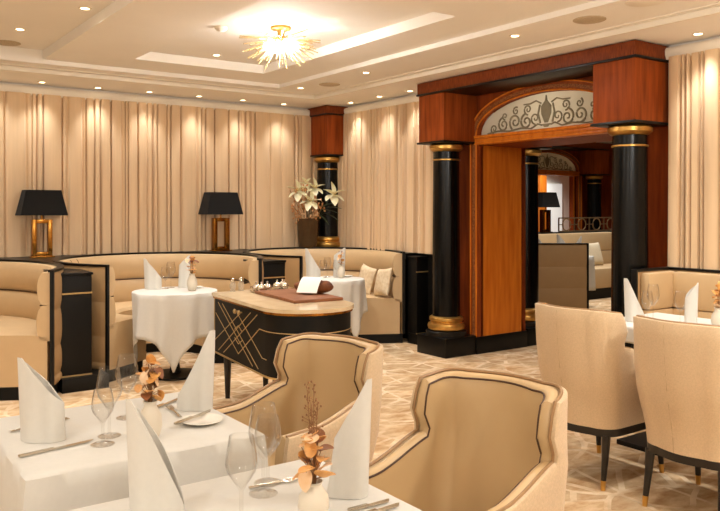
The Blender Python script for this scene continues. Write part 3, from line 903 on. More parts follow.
def square_table(label, cl_label, x0, x1, y0, y1, zt, drop, seed, cat_group):
    cx, cy = (x0 + x1) / 2, (y0 + y1) / 2
    t = thing('dining_table', label, 'table', (cx, cy, 0), 0, cat_group)
    b = B(); box(b, x0 - cx + 0.015, x1 - cx - 0.015, y0 - cy + 0.015, y1 - cy - 0.015, zt - 0.035, zt - 0.004, 0.004); obj('tabletop', b, 'darkwood', t)
    for yo in ((0.0,) if y1 - y0 < 1.0 else (-0.38, 0.38)):
        b = B(); lathe(b, [(0.04, 0.03), (0.035, 0.3), (0.04, zt - 0.035)], 24, (0, yo, 0)); obj('pedestal', b, 'black_matt', t)
        b = B(); box(b, -0.26, 0.26, yo - 0.26, yo + 0.26, 0, 0.03, 0.006); obj('base_plate', b, 'black_matt', t)
    if cl_label is None: return t
    rnd = random.Random(seed)
    bm = B(); N = 28; hx, hy = (x1 - x0) / 2, (y1 - y0) / 2
    # perimeter samples, rounded at the corners so that the cloth folds into a fin
    per = []
    for s, (ax, ay, bx, by) in enumerate(((-1, -1, 1, -1), (1, -1, 1, 1), (1, 1, -1, 1), (-1, 1, -1, -1))):
        for i in range(N):
            t_ = i / N; per.append((hx * (ax + (bx - ax) * t_), hy * (ay + (by - ay) * t_), s, t_))
    rows = []
    K = 9
    for k in range(K + 1):
        row = []
        f = k / K
        for (x, y, s, t_) in per:
            nx, ny = ((0, -1), (1, 0), (0, 1), (-1, 0))[s]
            corner = max(0, 1 - t_ / 0.16) + max(0, 1 - (1 - t_) / 0.16)
            if t_ == 0: nx, ny = {0: (-.7, -.7), 1: (.7, -.7), 2: (.7, .7), 3: (-.7, .7)}[s]
            wave = 0.010 * math.sin(t_ * 9 + s * 2 + seed) * f + 0.035 * f * (corner ** 2) - 0.018 * f * math.exp(-((min(t_, 1 - t_) - 0.17) / 0.07) ** 2)
            o = 0.004 + 0.006 * min(1, f * 6) + wave
            z = zt - (0.0 if k == 0 else 0.006 + (drop - 0.006) * ((k - 1) / (K - 1)))
            row.append(bm.verts.new((x + nx * o * (1 if k else 0), y + ny * o * (1 if k else 0), z)))
        rows.append(row)
    n = len(per)
    for a, b2 in zip(rows, rows[1:]):
        for i in range(n):
            j = (i + 1) % n; bm.faces.new((a[i], a[j], b2[j], b2[i]))
    bm.faces.new(rows[0])
    bmesh.ops.recalc_face_normals(bm, faces=bm.faces[:])
    cl = obj('tablecloth', bm, 'linen', None, True, 50)
    sol = cl.modifiers.new('thickness', 'SOLIDIFY'); sol.thickness = 0.002; sol.offset = 1
    cl.location = (cx, cy, 0)
    tag(cl, cl_label, 'tablecloth', 'white tablecloths')
    return t


TZ = 0.75
square_table('square dining table under the white cloth at the left edge', 'white cloth over the square table at left, nearest the booths', 0.46, 1.14, 2.14, 2.79, TZ - 0.003, 0.34, 1, 'square dining tables')
square_table('square dining table under the white cloth nearest the bottom edge', 'white cloth over the foremost square table at the bottom of the photo', 0.46, 1.15, 1.16, 1.845, TZ - 0.003, 0.34, 2, 'square dining tables')

RZ = R(-35)
# table at the left
build_napkin('tall white folded napkin at far left of the left square table', (0.566, 2.448, TZ), RZ, 0.25, 0.135, 0.115, 1, 1.0)
build_napkin('white folded napkin standing behind the side plate on the left square table', (1.088, 2.517, TZ), RZ, 0.275, 0.115, 0.05, -1, 1.1, flare=0.01)
build_plate('small white side plate with a knife on it, left square table', (1.035, 2.345, TZ), 0.068)
build_knife('table knife lying across the small side plate', (0.935, 2.327), (1.105, 2.425), TZ + 0.012)
build_knife('table knife in front of the far left napkin', (0.470, 2.312), (0.690, 2.352), TZ)
build_fork('fork half hidden behind the far left napkin', (0.50, 2.585), (0.69, 2.64), TZ)
build_knife('table knife at the far side of the left square table', (0.955, 2.590), (1.09, 2.68), TZ)
build_fork('fork lying beside the right napkin of the left square table', (1.00, 2.44), (1.02, 2.60), TZ)
build_glass('small empty wine glass in front on the left square table', (0.70, 2.30, TZ), 0.165, 0.033)
build_glass('middle empty wine glass on the left square table', (0.742, 2.372, TZ), 0.21, 0.039)
build_glass('rear empty wine glass on the left square table near the dried leaves', (0.855, 2.545, TZ), 0.21, 0.038)
build_vase('ivory bud vase on the left square table', (0.835, 2.275, TZ), 0.115, 0.036)
build_sprig('posy of dried gold leaves in the bud vase on the left square table', (0.835, 2.275, TZ + 0.115), 3, 26, 0.105, 1.0)
# foremost table
build_napkin('white rolled napkin with curved top at the front of the foremost table', (0.64, 1.70, TZ), RZ, 0.265, 0.125, 0.02, 1, 0.72)
build_napkin('tall white napkin standing by the tan chair on the foremost table', (1.072, 1.545, TZ), RZ, 0.285, 0.082, 0.14, -1, 0.9, flare=0.02)
build_glass('front empty wine glass on the foremost table', (0.775, 1.545, TZ), 0.195, 0.036)
build_glass('tallest empty wine glass on the foremost table', (0.900, 1.675, TZ), 0.22, 0.037)
build_glass('short empty wine glass behind the tallest one on the foremost table', (0.945, 1.735, TZ), 0.17, 0.035)
build_vase('ivory bud vase at the bottom edge of the foremost table', (0.920, 1.475, TZ), 0.085, 0.036)
build_sprig('posy of dried copper leaves and fine twigs on the foremost table', (0.920, 1.475, TZ + 0.085), 11, 22, 0.10, 1.15, 4)
build_fork('fork between glasses and dried posy on the foremost table', (0.885, 1.722), (1.02, 1.708), TZ)
build_knife('upper one of two knives at the right edge of the foremost table', (1.005, 1.46), (1.125, 1.458), TZ)
build_knife('lower one of two knives at the right edge of the foremost table', (1.000, 1.42), (1.130, 1.425), TZ)


# ------------------------------------------------------------------ upholstered wing chairs
def build_chair(label, loc, rz):
    t = thing('wing_chair', label, 'chair', loc, rz, 'wing tub chairs')
    hw, rear, front, cr, zb = 0.262, -0.30, 0.27, 0.12, 0.30
    path = []            # from the right arm tip round the back to the left arm tip (facing +x)
    n = 30
    for i in range(n): path.append((front + (rear + cr - front) * i / n, -hw))
    for i in range(13):
        a = -PI / 2 - PI / 2 * i / 12; path.append((rear + cr + cr * math.cos(a), -hw + cr + cr * math.sin(a)))
    for i in range(1, 10): path.append((rear - 0.03 * math.sin(PI * i / 10), -hw + cr + 2 * (hw - cr) * i / 10))
    for i in range(13):
        a = PI - PI / 2 * i / 12; path.append((rear + cr + cr * math.cos(a), hw - cr + cr * math.sin(a)))
    for i in range(1, n + 1): path.append((rear + cr + (front - rear - cr) * i / n, hw))

    def height(x):
        # arms slope up to the wing, then an S-shaped rise to the back
        arm = 0.655 + 0.06 * smooth(0.12, -0.17, x)
        return arm + (0.885 - arm) * smooth(-0.135, -0.20, x) + 0.015 * smooth(-0.2, -0.29, x)

    def shift(x, y, z):
        q = smooth(zb, 0.9, z)
        taper = 0.86 + 0.14 * smooth(zb, 0.60, z)
        dx = -0.05 * q + 0.05 * smooth(0.70, 0.80, z) * smooth(-0.28, -0.17, x) - 0.012 * smooth(0.62, 0.70, z) * (1 - smooth(0.72, 0.78, z)) * smooth(-0.28, -0.17, x)
        return ((x) * (0.92 + 0.08 * smooth(zb, 0.6, z)) + dx, y * taper, z)

    def shell(name, o0, o1, m, rim, zlow):
        bm = B(); rings = []
        K = 9
        for i, p in enumerate(path):
            q0, q1 = path[max(i - 1, 0)], path[min(i + 1, len(path) - 1)]
            d = Vector((q1[0] - q0[0], q1[1] - q0[1])).normalized()
            nx, ny = d.y, -d.x                      # travelling clockwise seen from above: inward is the right-hand side
            h = height(p[0])
            pr = []
            for k in range(K + 1): pr.append((o0, zlow + (h - rim - zlow) * k / K))
            if rim > 0:
                for k in range(1, 6):
                    a = PI - PI * k / 6; mid = (o0 + o1) / 2; rr = (o1 - o0) / 2
                    pr.append((mid + rr * math.cos(a), h - rim + rim * math.sin(a)))
            for k in range(K, -1, -1): pr.append((o1, zlow + (h - rim - zlow) * k / K))
            rings.append([bm.verts.new(shift(p[0] + nx * u, p[1] + ny * u, z)) for u, z in pr])
        mlen = len(rings[0])
        for a, b2 in zip(rings, rings[1:]):
            for k in range(mlen):
                j = (k + 1) % mlen; bm.faces.new((a[k], b2[k], b2[j], a[j]))
        bm.faces.new(rings[0]); bm.faces.new(list(reversed(rings[-1])))
        return obj(name, bm, m, t, True, 50)
    shell('outer_shell', 0.0, 0.018, 'weave', 0.004, zb)
    shell('inner_upholstery', 0.018, 0.058, 'chair_leather', 0.018, 0.32)

    def rim_line(u, dz):
        pts = []
        for i, p in enumerate(path):
            q0, q1 = path[max(i - 1, 0)], path[min(i + 1, len(path) - 1)]
            d = Vector((q1[0] - q0[0], q1[1] - q0[1])).normalized()
            pts.append(shift(p[0] + d.y * u, p[1] - d.x * u, height(p[0]) + dz))
        return pts
    bm = B(); tube(bm, rim_line(0.0585, -0.014), 0.0034, 6); obj('inner_piping', bm, 'piping', t)
    bm = B(); tube(bm, rim_line(0.016, 0.001), 0.0055, 6); obj('outer_piping', bm, 'piping_tan', t)
    # centre seam on the back, one each side of the rounded corners
    for y in (0.02,):
        bm = B(); tube(bm, [shift(rear - 0.027, y, zb + (0.885 - zb) * k / 8) for k in range(9)], 0.0022, 5); obj('back_seam', bm, 'piping_tan', t)
    # seat
    bm = B(); box(bm, -0.22, 0.255, -0.19, 0.19, 0.31, 0.46, 0.03); obj('seat', bm, 'chair_leather', t)
    # dark frame rail following the shell
    bm = B(); sp = []
    for (x, y) in path:
        sx = shift(x, y, zb); sp.append((sx[0], sx[1]))
    prism(bm, sp, 0.262, 0.302); obj('base_rail', bm, 'darkwood', t)
    for (lx, ly) in ((0.20, -0.20), (0.20, 0.20), (-0.235, -0.185), (-0.235, 0.185)):
        ox = 0.02 if lx > 0 else -0.035
        sl = B(); tube(sl, [(lx, ly, 0.268), (lx + ox * 0.3, ly * 1.01, 0.16), (lx + ox * 0.85, ly * 1.03, 0.045)], 0.023, 12, 0.0135); leg = obj('leg', sl, 'darkwood', t)
        sl = B(); tube(sl, [(lx + ox * 0.84, ly * 1.03, 0.048), (lx + ox, ly * 1.035, 0.0)], 0.0145, 12, 0.012); obj('leg_tip', sl, 'gold', leg)
    return t


chair = build_chair('tan leather wing chair at the left square table, nearer the trolley', (1.51, 2.615, 0), PI + R(13))
dup(chair, (1.515, 1.695, 0), PI + R(13), 'tan leather wing chair at the foremost table, bottom centre of the photo')
dup(chair, (3.575, 2.69, 0), 0, 'oatmeal tub chair seen from behind, left of the pair at right', None, (1, 1, 1.03))
dup(chair, (3.57, 2.06, 0), 0, 'oatmeal tub chair seen from behind, cut by the right edge of the photo', None, (1, 1, 1.03))

# ------------------------------------------------------------------ table and square banquette at the right
square_table('long dining table in front of the square banquette at right', 'white cloth on the dining table behind the two oatmeal chairs', 3.95, 4.62, 1.55, 3.06, TZ - 0.003, 0.10, 5, 'square dining tables')
build_napkin('white folded napkin at the left end of the table by the square banquette', (4.157, 2.905, TZ), RZ, 0.265, 0.12, 0.03, 1, 1.1)
build_napkin('tall white folded napkin behind the single wine glass at right', (4.23, 2.58, TZ), RZ, 0.26, 0.075, 0.17, -1, 0.9)
build_glass('smaller of the two wine glasses beside the left napkin at right', (4.175, 2.83, TZ), 0.19, 0.035)
build_glass('larger of the two wine glasses beside the left napkin at right', (4.31, 2.88, TZ), 0.22, 0.038)
build_glass('single wine glass in front of the right hand napkin', (4.255, 2.66, TZ), 0.20, 0.037)
build_knife('table knife on the white cloth behind the oatmeal chairs', (4.11, 2.74), (4.24, 2.76), TZ)
build_vase('ivory bud vase at the right edge behind the oatmeal chair', (4.295, 2.44, TZ), 0.12, 0.045)
build_sprig('posy of dried petals in the bud vase at the right edge', (4.295, 2.44, TZ + 0.12), 21, 14, 0.11, 1.3)

t = thing('square_banquette', 'beige leather corner banquette with black edging right of the portal', 'banquette', (5.3, 1.6, 0))
ys, ye_ = -2.2, 1.79
b = B(); box(b, -0.02, 0.025, ys, ye_, 0.10, 0.985, 0.004); obj('back_panel', b, 'leather_dark', t)
for (z0, z1) in ((0.71, 0.98), (0.44, 0.712)):
    b = B(); box(b, -0.115, -0.02, ys, ye_ - 0.075, z0, z1, 0.03); obj('back_cushion', b, 'leather', t)
    b = B(); box(b, -0.40, -0.03, ye_ - 0.085, ye_ - 0.005, z0, z1, 0.03); obj('back_cushion', b, 'leather', t)
b = B(); box(b, -0.43, 0.03, ye_ - 0.005, ye_ + 0.03, 0.10, 0.985, 0.004); obj('end_panel', b, 'leather_dark', t)
b = B(); box(b, -0.03, 0.03, ys, ye_ + 0.035, 0.985, 1.005, 0.003); box(b, -0.435, -0.03, ye_ - 0.01, ye_ + 0.035, 0.985, 1.005, 0.003); box(b, -0.45, -0.43, ye_ - 0.012, ye_ + 0.035, 0.10, 1.005, 0.003); obj('black_edging', b, 'black', t)
b = B(); box(b, -0.60, -0.11, ys, ye_ - 0.085, 0.12, 0.48, 0.03); obj('seat', b, 'leather', t)
b = B(); box(b, -0.54, 0.02, ys, ye_ + 0.01, 0, 0.12, 0.004); obj('plinth', b, 'black_matt', t)


# ------------------------------------------------------------------ round tables in the booths
def round_table(label, cl_label, x, y, r, zt, halfw, rot, seed):
    t = thing('round_table', label, 'table', (x, y, 0), 0, 'round tables in the booths')
    b = B(); lathe(b, [(r - 0.01, zt - 0.035), (r - 0.01, zt - 0.006)], 40); obj('tabletop', b, 'darkwood', t)
    b = B(); lathe(b, [(0.05, 0.03), (0.035, 0.12), (0.035, zt - 0.035)], 30); obj('pedestal', b, 'black_matt', t)
    b = B(); lathe(b, [(0.22, 0.0), (0.22, 0.018), (0.06, 0.03)], 32); obj('base', b, 'black_matt', t)
    bm = B(); n = 144; K = 12; rows = []
    for k in range(K + 1):
        row = []
        for i in range(n):
            a = 2 * PI * i / n; la = a - rot
            L = halfw / max(abs(math.cos(la)), abs(math.sin(la)))
            drop = max(0.04, L - r)
            f = k / K
            z = zt - (0 if k == 0 else 0.005 + (drop - 0.005) * (k - 1) / (K - 1))
            amp = 0.5 + 0.5 * math.sin(seed)
            wv = (0.018 * math.sin(a * 11 + seed) + 0.012 * math.sin(a * 7 + 2 * seed) + 0.008 * math.sin(a * 19)) * f * min(1.0, drop / 0.35)
            fl_ = -0.05 * f * smooth(0.35, 0.6, drop)
            rr = r + 0.003 + (0.004 if k else 0) + 0.012 * f + wv + fl_
            row.append(bm.verts.new((rr * math.cos(a), rr * math.sin(a), z)))
        rows.append(row)
    for p, q in zip(rows, rows[1:]):
        for i in range(n):
            j = (i + 1) % n; bm.faces.new((p[i], p[j], q[j], q[i]))
    bm.faces.new(rows[0])
    bmesh.ops.recalc_face_normals(bm, faces=bm.faces[:])
    cl = obj('tablecloth', bm, 'linen', None, True, 60)
    sol = cl.modifiers.new('thickness', 'SOLIDIFY'); sol.thickness = 0.002; sol.offset = 1
    cl.location = (x, y, 0)
    tag(cl, cl_label, 'tablecloth', 'white tablecloths')


# direction from each table towards the room
RB = 0.735
round_table('small round table inside the middle booth', 'white square cloth hanging in points over the round table of the middle booth', 2.56, 6.37, 0.355, RB - 0.003, 0.72, R(-114 - 45), 1.0)
round_table('small round table inside the corner booth', 'white square cloth over the round table of the corner booth behind the trolley', 4.30, 6.53, 0.312, RB - 0.003, 0.64, R(-120), 2.2)
build_napkin('white folded napkin at left on the round table of the middle booth', (2.443, 6.58, RB), RZ, 0.27, 0.15, 0.10, 1, 1.0)
build_napkin('white folded napkin at right on the round table of the middle booth', (2.72, 6.56, RB), RZ, 0.29, 0.10, 0.20, -1, 1.0)
build_glass('left wine glass on the round table of the middle booth', (2.545, 6.56, RB), 0.19, 0.042)
build_glass('right wine glass on the round table of the middle booth', (2.62, 6.62, RB), 0.23, 0.043)
build_vase('ivory bud vase on the round table of the middle booth', (2.67, 6.26, RB), 0.15, 0.045)
build_sprig('posy of dried gold leaves on the round table of the middle booth', (2.67, 6.26, RB + 0.15), 31, 12, 0.14, 1.5)
build_plate('small white plate at right on the round table of the middle booth', (2.80, 6.47, RB), 0.06)
build_napkin('white folded napkin at left on the round table of the corner booth', (4.20, 6.74, RB), RZ, 0.30, 0.15, 0.08, 1, 1.0)
build_napkin('white folded napkin at right on the round table of the corner booth', (4.49, 6.70, RB), RZ, 0.30, 0.12, 0.22, -1, 1.0)
build_glass('left wine glass on the round table of the corner booth', (4.27, 6.66, RB), 0.18, 0.042)
build_glass('middle wine glass on the round table of the corner booth', (4.36, 6.72, RB), 0.20, 0.042)
build_glass('right wine glass on the round table of the corner booth', (4.41, 6.62, RB), 0.18, 0.042)
build_vase('ivory bud vase on the round table of the corner booth', (4.40, 6.52, RB), 0.13, 0.04)
build_sprig('posy of dried leaves on the round table of the corner booth', (4.40, 6.52, RB + 0.13), 41, 9, 0.13, 1.2)
build_plate('small white plate at right on the round table of the corner booth', (4.53, 6.60, RB), 0.055)


def cushion(label, loc, rot, m, sz=0.19, fat=0.062, group='scatter cushions'):
    bm = B(); n = 14
    tp, bt = [], []
    for i in range(n + 1):
        r1, r2 = [], []
        for j in range(n + 1):
            u, v = -1 + 2 * i / n, -1 + 2 * j / n
            th = fat * ((1 - u ** 4) * (1 - v ** 4)) ** 0.5
            x, y = u * sz * (1 - 0.07 * (1 - v * v)), v * sz * (1 - 0.07 * (1 - u * u))
            r1.append(bm.verts.new((x, -th - 0.002, y))); r2.append(bm.verts.new((x, th + 0.002, y)))
        tp.append(r1); bt.append(r2)
    for i in range(n):
        for j in range(n):
            bm.faces.new((tp[i][j], tp[i + 1][j], tp[i + 1][j + 1], tp[i][j + 1])); bm.faces.new((bt[i + 1][j], bt[i][j], bt[i][j + 1], bt[i + 1][j + 1]))
        bm.faces.new((tp[i + 1][0], tp[i][0], bt[i][0], bt[i + 1][0])); bm.faces.new((tp[i][n], tp[i + 1][n], bt[i + 1][n], bt[i][n]))
        bm.faces.new((tp[0][i], tp[0][i + 1], bt[0][i + 1], bt[0][i])); bm.faces.new((tp[n][i + 1], tp[n][i], bt[n][i], bt[n][i + 1]))
    o = obj('scatter_cushion', bm, m, None, True, 60)
    o.location = loc; o.rotation_euler = rot
    return tag(o, label, 'cushion', group)


cushion('patterned cream cushion on the corner booth seat, left one', (5.09, 7.04, 0.645), (R(-14), R(8), R(-96)), 'cushion', 0.155, 0.045)
cushion('patterned cream cushion on the corner booth seat, right one beside the black edging', (5.04, 6.66, 0.645), (R(-14), R(-7), R(-100)), 'cushion', 0.155, 0.045)

# ------------------------------------------------------------------ service trolley
tr = thing('service_trolley', 'black D-shaped trolley with gold diamond inlay and cream marble top', 'trolley', (2.51, 5.48, 0), math.atan2(-0.995, -0.104))
Lf, Wd, rr_ = 1.00, 0.63, 0.30


def d_outline(off):
    pts = [(-0.0 - off * 0.6, -off)]
    pts.append((Lf, -off))
    for i in range(1, 24):
        a = -PI / 2 + PI * i / 24; pts.append((Lf + (0.30 + off) * math.cos(a), Wd / 2 + (Wd / 2 + off) * math.sin(a)))
    pts.append((Lf, Wd + off)); pts.append((-0.12 - off, Wd + off))
    return pts


b = B(); prism(b, d_outline(-0.012), 0.35, 0.760); body = obj('body', b, 'black_matt', tr)
b = B(); prism(b, d_outline(0.010), 0.776, 0.800); obj('marble_top', b, 'marble', tr)
b = B(); prism(b, d_outline(0.002), 0.760, 0.776); obj('top_rim', b, 'brass', tr)
b = B(); prism(b, d_outline(-0.006), 0.340, 0.352); box(b, -0.004, 0.008, -0.002 + 0.01, 0.012 + 0.008, 0.35, 0.76); obj('bottom_rim', b, 'inlay', tr)
lines = [((0.03, 0.66), (0.55, 0.425)), ((0.55, 0.425), (0.97, 0.655)), ((0.09, 0.745), (0.84, 0.385)), ((0.19, 0.745), (0.95, 0.385)),
         ((0.02, 0.455), (0.55, 0.70)), ((0.55, 0.70), (1.02, 0.47)), ((1.02, 0.47), (1.10, 0.47)), ((0.10, 0.385), (0.80, 0.745)), ((0.22, 0.385), (0.93, 0.745)),
         ((0.47, 0.59), (0.55, 0.625)), ((0.55, 0.625), (0.63, 0.59)), ((0.47, 0.53), (0.55, 0.495)), ((0.55, 0.495), (0.63, 0.53))]
bm = B()
for (a, b_) in lines:
    tube(bm, [(a[0] * 0.94, 0.0105, a[1] - 0.012), (b_[0] * 0.94, 0.0105, b_[1] - 0.012)], 0.003, 6)
arc = [(0.912, 0.0105, 0.643)] + [(x, y, 0.643) for (x, y) in d_outline(-0.0115)[1:25]]
tube(bm, arc, 0.003, 6)
obj('diamond_inlay', bm, 'inlay', body)
for x in (0.505, 0.585):
    b = B(); lathe(b, [(0.006, 0.0), (0.006, 0.012), (0.016, 0.018), (0.018, 0.026), (0.012, 0.034), (0.002, 0.036)], 18, mtx=Matrix.Translation((x, 0.012, 0.715)) @ Matrix.Rotation(R(90), 4, 'X')); obj('knob', b, 'inlay', body)
for (lx, ly) in ((0.10, 0.08), (0.08, 0.40), (1.00, 0.10), (1.00, 0.50)):
    b = B(); tube(b, [(lx, ly, 0.35), (lx, ly, 0.0)], 0.032, 4 * 3, 0.018); obj('leg', b, 'darkwood', tr)

TRZ = 0.80
t = thing('cutting_board', 'brown wooden cutting board on the trolley top', 'board', (2.89, 4.86, TRZ), math.atan2(-0.995, -0.104))
b = B(); box(b, -0.36, 0.36, -0.19, 0.19, 0, 0.022, 0.006); obj('slab', b, 'board', t)
t = thing('bread_loaf', 'dark crusty bread loaf lying on the cutting board', 'bread', (3.02, 4.84, TRZ + 0.022), R(-52))
b = B(); ell(b, (0, 0, 0.048), (0.155, 0.07, 0.055), 24, 14)
for v in b.verts:
    v.co.z = max(v.co.z, 0.0) + 0.006 * math.sin(v.co.x * 70) * (v.co.z > 0.06)
obj('crust', b, 'bread', t)
b = B()
cols = []
for i in range(9):
    f = i / 8
    yy = -0.115 + 0.17 * f; zz = 0.012 + 0.10 * math.sin(min(1, f * 1.05) * PI * 0.56)
    cols.append((yy, zz))
top = [[b.verts.new((x, y, z + 0.003)) for x in (-0.085, 0.07)] for y, z in cols]; bot = [[b.verts.new((x, y, z)) for x in (-0.085, 0.07)] for y, z in cols]
for i in range(8):
    b.faces.new((top[i][0], top[i][1], top[i + 1][1], top[i + 1][0])); b.faces.new((bot[i][1], bot[i][0], bot[i + 1][0], bot[i + 1][1]))
    b.faces.new((top[i][0], top[i + 1][0], bot[i + 1][0], bot[i][0])); b.faces.new((top[i + 1][1], top[i][1], bot[i][1], bot[i + 1][1]))
b.faces.new((top[0][1], top[0][0], bot[0][0], bot[0][1])); b.faces.new((top[8][0], top[8][1], bot[8][1], bot[8][0]))
o = obj('bread_cloth', b, 'paper', None); o.location = (3.0, 4.82, TRZ + 0.024); o.rotation_euler = (0, 0, R(-52)); tag(o, 'white folded cloth draped over the bread loaf', 'cloth')


def shaker(label, loc):
    t = thing('glass_shaker', label, 'shaker', loc, 0, 'shakers on the trolley')
    b = B(); lathe(b, [(0.018, 0), (0.022, 0.004), (0.018, 0.02), (0.022, 0.035), (0.024, 0.055), (0.016, 0.07), (0.016, 0.078)], 10); obj('body', b, 'crystal', t)
    b = B(); lathe(b, [(0.017, 0.0), (0.019, 0.006), (0.016, 0.018), (0.006, 0.026), (0.002, 0.03)], 14, (0, 0, 0.078)); obj('cap', b, 'silver', t)
    return t


s1 = shaker('crystal shaker with silver cap, left one on the trolley corner', (2.66, 5.45, TRZ))
dup(s1, (2.735, 5.46, TRZ), 0, 'crystal shaker with silver cap, right one on the trolley corner')
t = thing('cruet_dish', 'silver dish of domed pots on the trolley, left one beside the shakers', 'dish', (2.83, 5.29, TRZ), R(-35), 'silver cruet dishes')
b = B(); lathe(b, [(0.001, 0), (0.075, 0.0), (0.08, 0.006), (0.095, 0.012), (0.095, 0.015), (0.07, 0.008), (0.001, 0.008)], 32, cap=False); obj('tray', b, 'silver', t)
for (x, y) in ((-0.045, 0.0), (0.04, 0.015), (0.0, -0.04)):
    b = B(); lathe(b, [(0.020, 0), (0.032, 0.015), (0.034, 0.03), (0.030, 0.042), (0.018, 0.052), (0.006, 0.057), (0.005, 0.064), (0.009, 0.07), (0.002, 0.076)], 18, (x, y, 0.008)); obj('domed_pot', b, 'silver', t)
dup(t, (3.03, 5.35, TRZ), R(20), 'silver dish of domed pots on the trolley, right one near the bread')


# ------------------------------------------------------------------ ceiling fittings
def downlight(label, x, y, z):
    t = thing('ceiling_downlight', label, 'ceiling light', (x, y, z), 0, 'recessed ceiling downlights')
    b = B(); lathe(b, [(0.030, -0.001), (0.030, -0.006), (0.044, -0.005), (0.046, 0.0)], 24, cap=False); obj('ring', b, 'paint_white', t)
    b = B(); lathe(b, [(0.001, -0.002), (0.031, -0.002), (0.031, 0.0), (0.001, 0.0)], 20, cap=False); obj('lens', b, 'lampglow', t)
    return t


DL = ['recessed downlight in the upper left ceiling bay', 'recessed downlight over the left table lamp, near curtain', 'recessed downlight just right of the one above the left lamp',
      'recessed downlight at the very top left of the ceiling', 'recessed downlight inside the tray left of the chandelier', 'recessed downlight above the right table lamp near curtain',
      'recessed downlight along the curtain just right of the right lamp', 'recessed downlight closest to the corner column, over the left curtain', 'recessed downlight between the tray and corner column',
      'recessed downlight over the curtain immediately right of the corner column', 'recessed downlight in the ceiling band below the tray edge, mid ceiling', 'recessed downlight midway between corner column and portal',
      'recessed downlight just left of the portal top', 'recessed downlight in the ceiling above the portal arch', 'recessed downlight right of the portal above the right curtain', 'recessed downlight over the curtain between both table lamps']
d0 = None
for (x, y, z, p), lb in zip(DOWNLIGHTS, DL):
    if d0 is None: d0 = downlight(lb, x, y, z)
    else: dup(d0, (x, y, z), 0, lb)


def disc(name, label, cat, x, y, z, r, m, group=None):
    b = B(); lathe(b, [(0.001, -0.008), (r * 0.9, -0.008), (r, -0.004), (r, 0.0), (0.001, 0.0)], 36, cap=False)
    o = obj(name, b, m, None); o.location = (x, y, z); return tag(o, label, cat, group)


disc('ceiling_speaker', 'round flush ceiling speaker near the corner column', 'speaker', 4.36, 6.68, 2.73, 0.11, 'grille', 'ceiling speakers')
disc('ceiling_speaker', 'round flush ceiling speaker at the upper left edge', 'speaker', 1.34, 7.05, 2.85, 0.11, 'grille', 'ceiling speakers')
disc('ceiling_speaker', 'round flush ceiling speaker above the portal, at top right', 'speaker', 4.30, 3.36, 2.73, 0.11, 'grille', 'ceiling speakers')
disc('ceiling_lamp', 'round white flush ceiling lamp at the top right edge', 'ceiling light', 4.20, 2.86, 2.73, 0.12, 'paint_white')
t = thing('smoke_detector', 'small round smoke detector in the tray left of the chandelier', 'detector', (2.574, 5.478, 2.85))
b = B(); lathe(b, [(0.05, 0), (0.05, -0.015), (0.035, -0.03), (0.001, -0.035)], 24, cap=False); obj('housing', b, 'paint_white', t)
b = B(); lathe(b, [(0.042, -0.016), (0.043, -0.02), (0.036, -0.028)], 24, cap=False); obj('vent', b, 'black_matt', t)

ch = thing('starburst_chandelier', 'gold starburst chandelier with glowing bulbs under the ceiling tray', 'chandelier', (2.952, 5.209, 2.85))
b = B(); lathe(b, [(0.001, 0.0), (0.08, 0.0), (0.08, -0.02), (0.03, -0.03), (0.025, -0.07), (0.04, -0.085), (0.045, -0.10), (0.03, -0.125), (0.001, -0.13)], 32, cap=False); obj('canopy', b, 'gold', ch)
rnd = random.Random(5)
NR = 84
for k in range(NR):
    z = -0.98 * (k + 0.5) / NR + 0.10
    a = k * 2.39996 + rnd.uniform(-.15, .15)
    q = math.sqrt(max(0, 1 - z * z)); d = Vector((q * math.cos(a), q * math.sin(a), z * 0.85))
    ln = rnd.uniform(0.20, 0.33)
    e = d * ln + Vector((0, 0, -0.09))
    e.z = min(e.z, -0.022)
    b = B(); tube(b, [tuple(d * 0.03 + Vector((0, 0, -0.09))), tuple(e)], 0.0035, 6, 0.0045); obj('rod', b, 'rodglass', ch)
for k in range(6):
    a = 2 * PI * k / 6 + 0.3; d = Vector((0.12 * math.cos(a), 0.12 * math.sin(a), -0.15))
    b = B(); tube(b, [(0, 0, -0.09), tuple(d * 0.8)], 0.006, 8); arm = obj('bulb_arm', b, 'gold', ch)
    b = B(); ell(b, d, (0.026, 0.026, 0.032), 14, 10); obj('bulb', b, 'bulb', arm)

# ------------------------------------------------------------------ adjoining room seen through the portal
bm = B(); box(bm, 6.05, 15, -2.5, 13, 2.76, 3.0); struct('ceiling', bm, 'paint')
bm = B(); box(bm, 14.85, 15, -2.5, 13, 0, 2.76); struct('wall_far_right', bm, 'mahogany_dark')
bm = B(); box(bm, -2.5, 15, 12.2, 12.35, 0, 2.76); struct('wall_far', bm, 'paint')
bm = B(); box(bm, 6.05, 10.10, 9.83, 9.95, 0, 2.76); box(bm, 12.64, 14.85, 9.83, 9.95, 0, 2.76); struct('wall_far_left', bm, 'mahogany_dark')
p2 = build_portal('second mahogany portal seen far back through the first one', (11.37, 9.40, 0), 0, False)
for k, (x0, x1) in enumerate(((13.36, 13.6), (13.96, 14.5))):
    b = B(); box(b, x0, x1, 12.12, 12.19, 0.3, 2.02)
    o = struct('window_%d' % (k + 1), b, 'pane_white')
b = B(); box(b, 13.66, 13.88, 12.05, 12.2, 0, 2.76); struct('trim_5', b, 'golden')

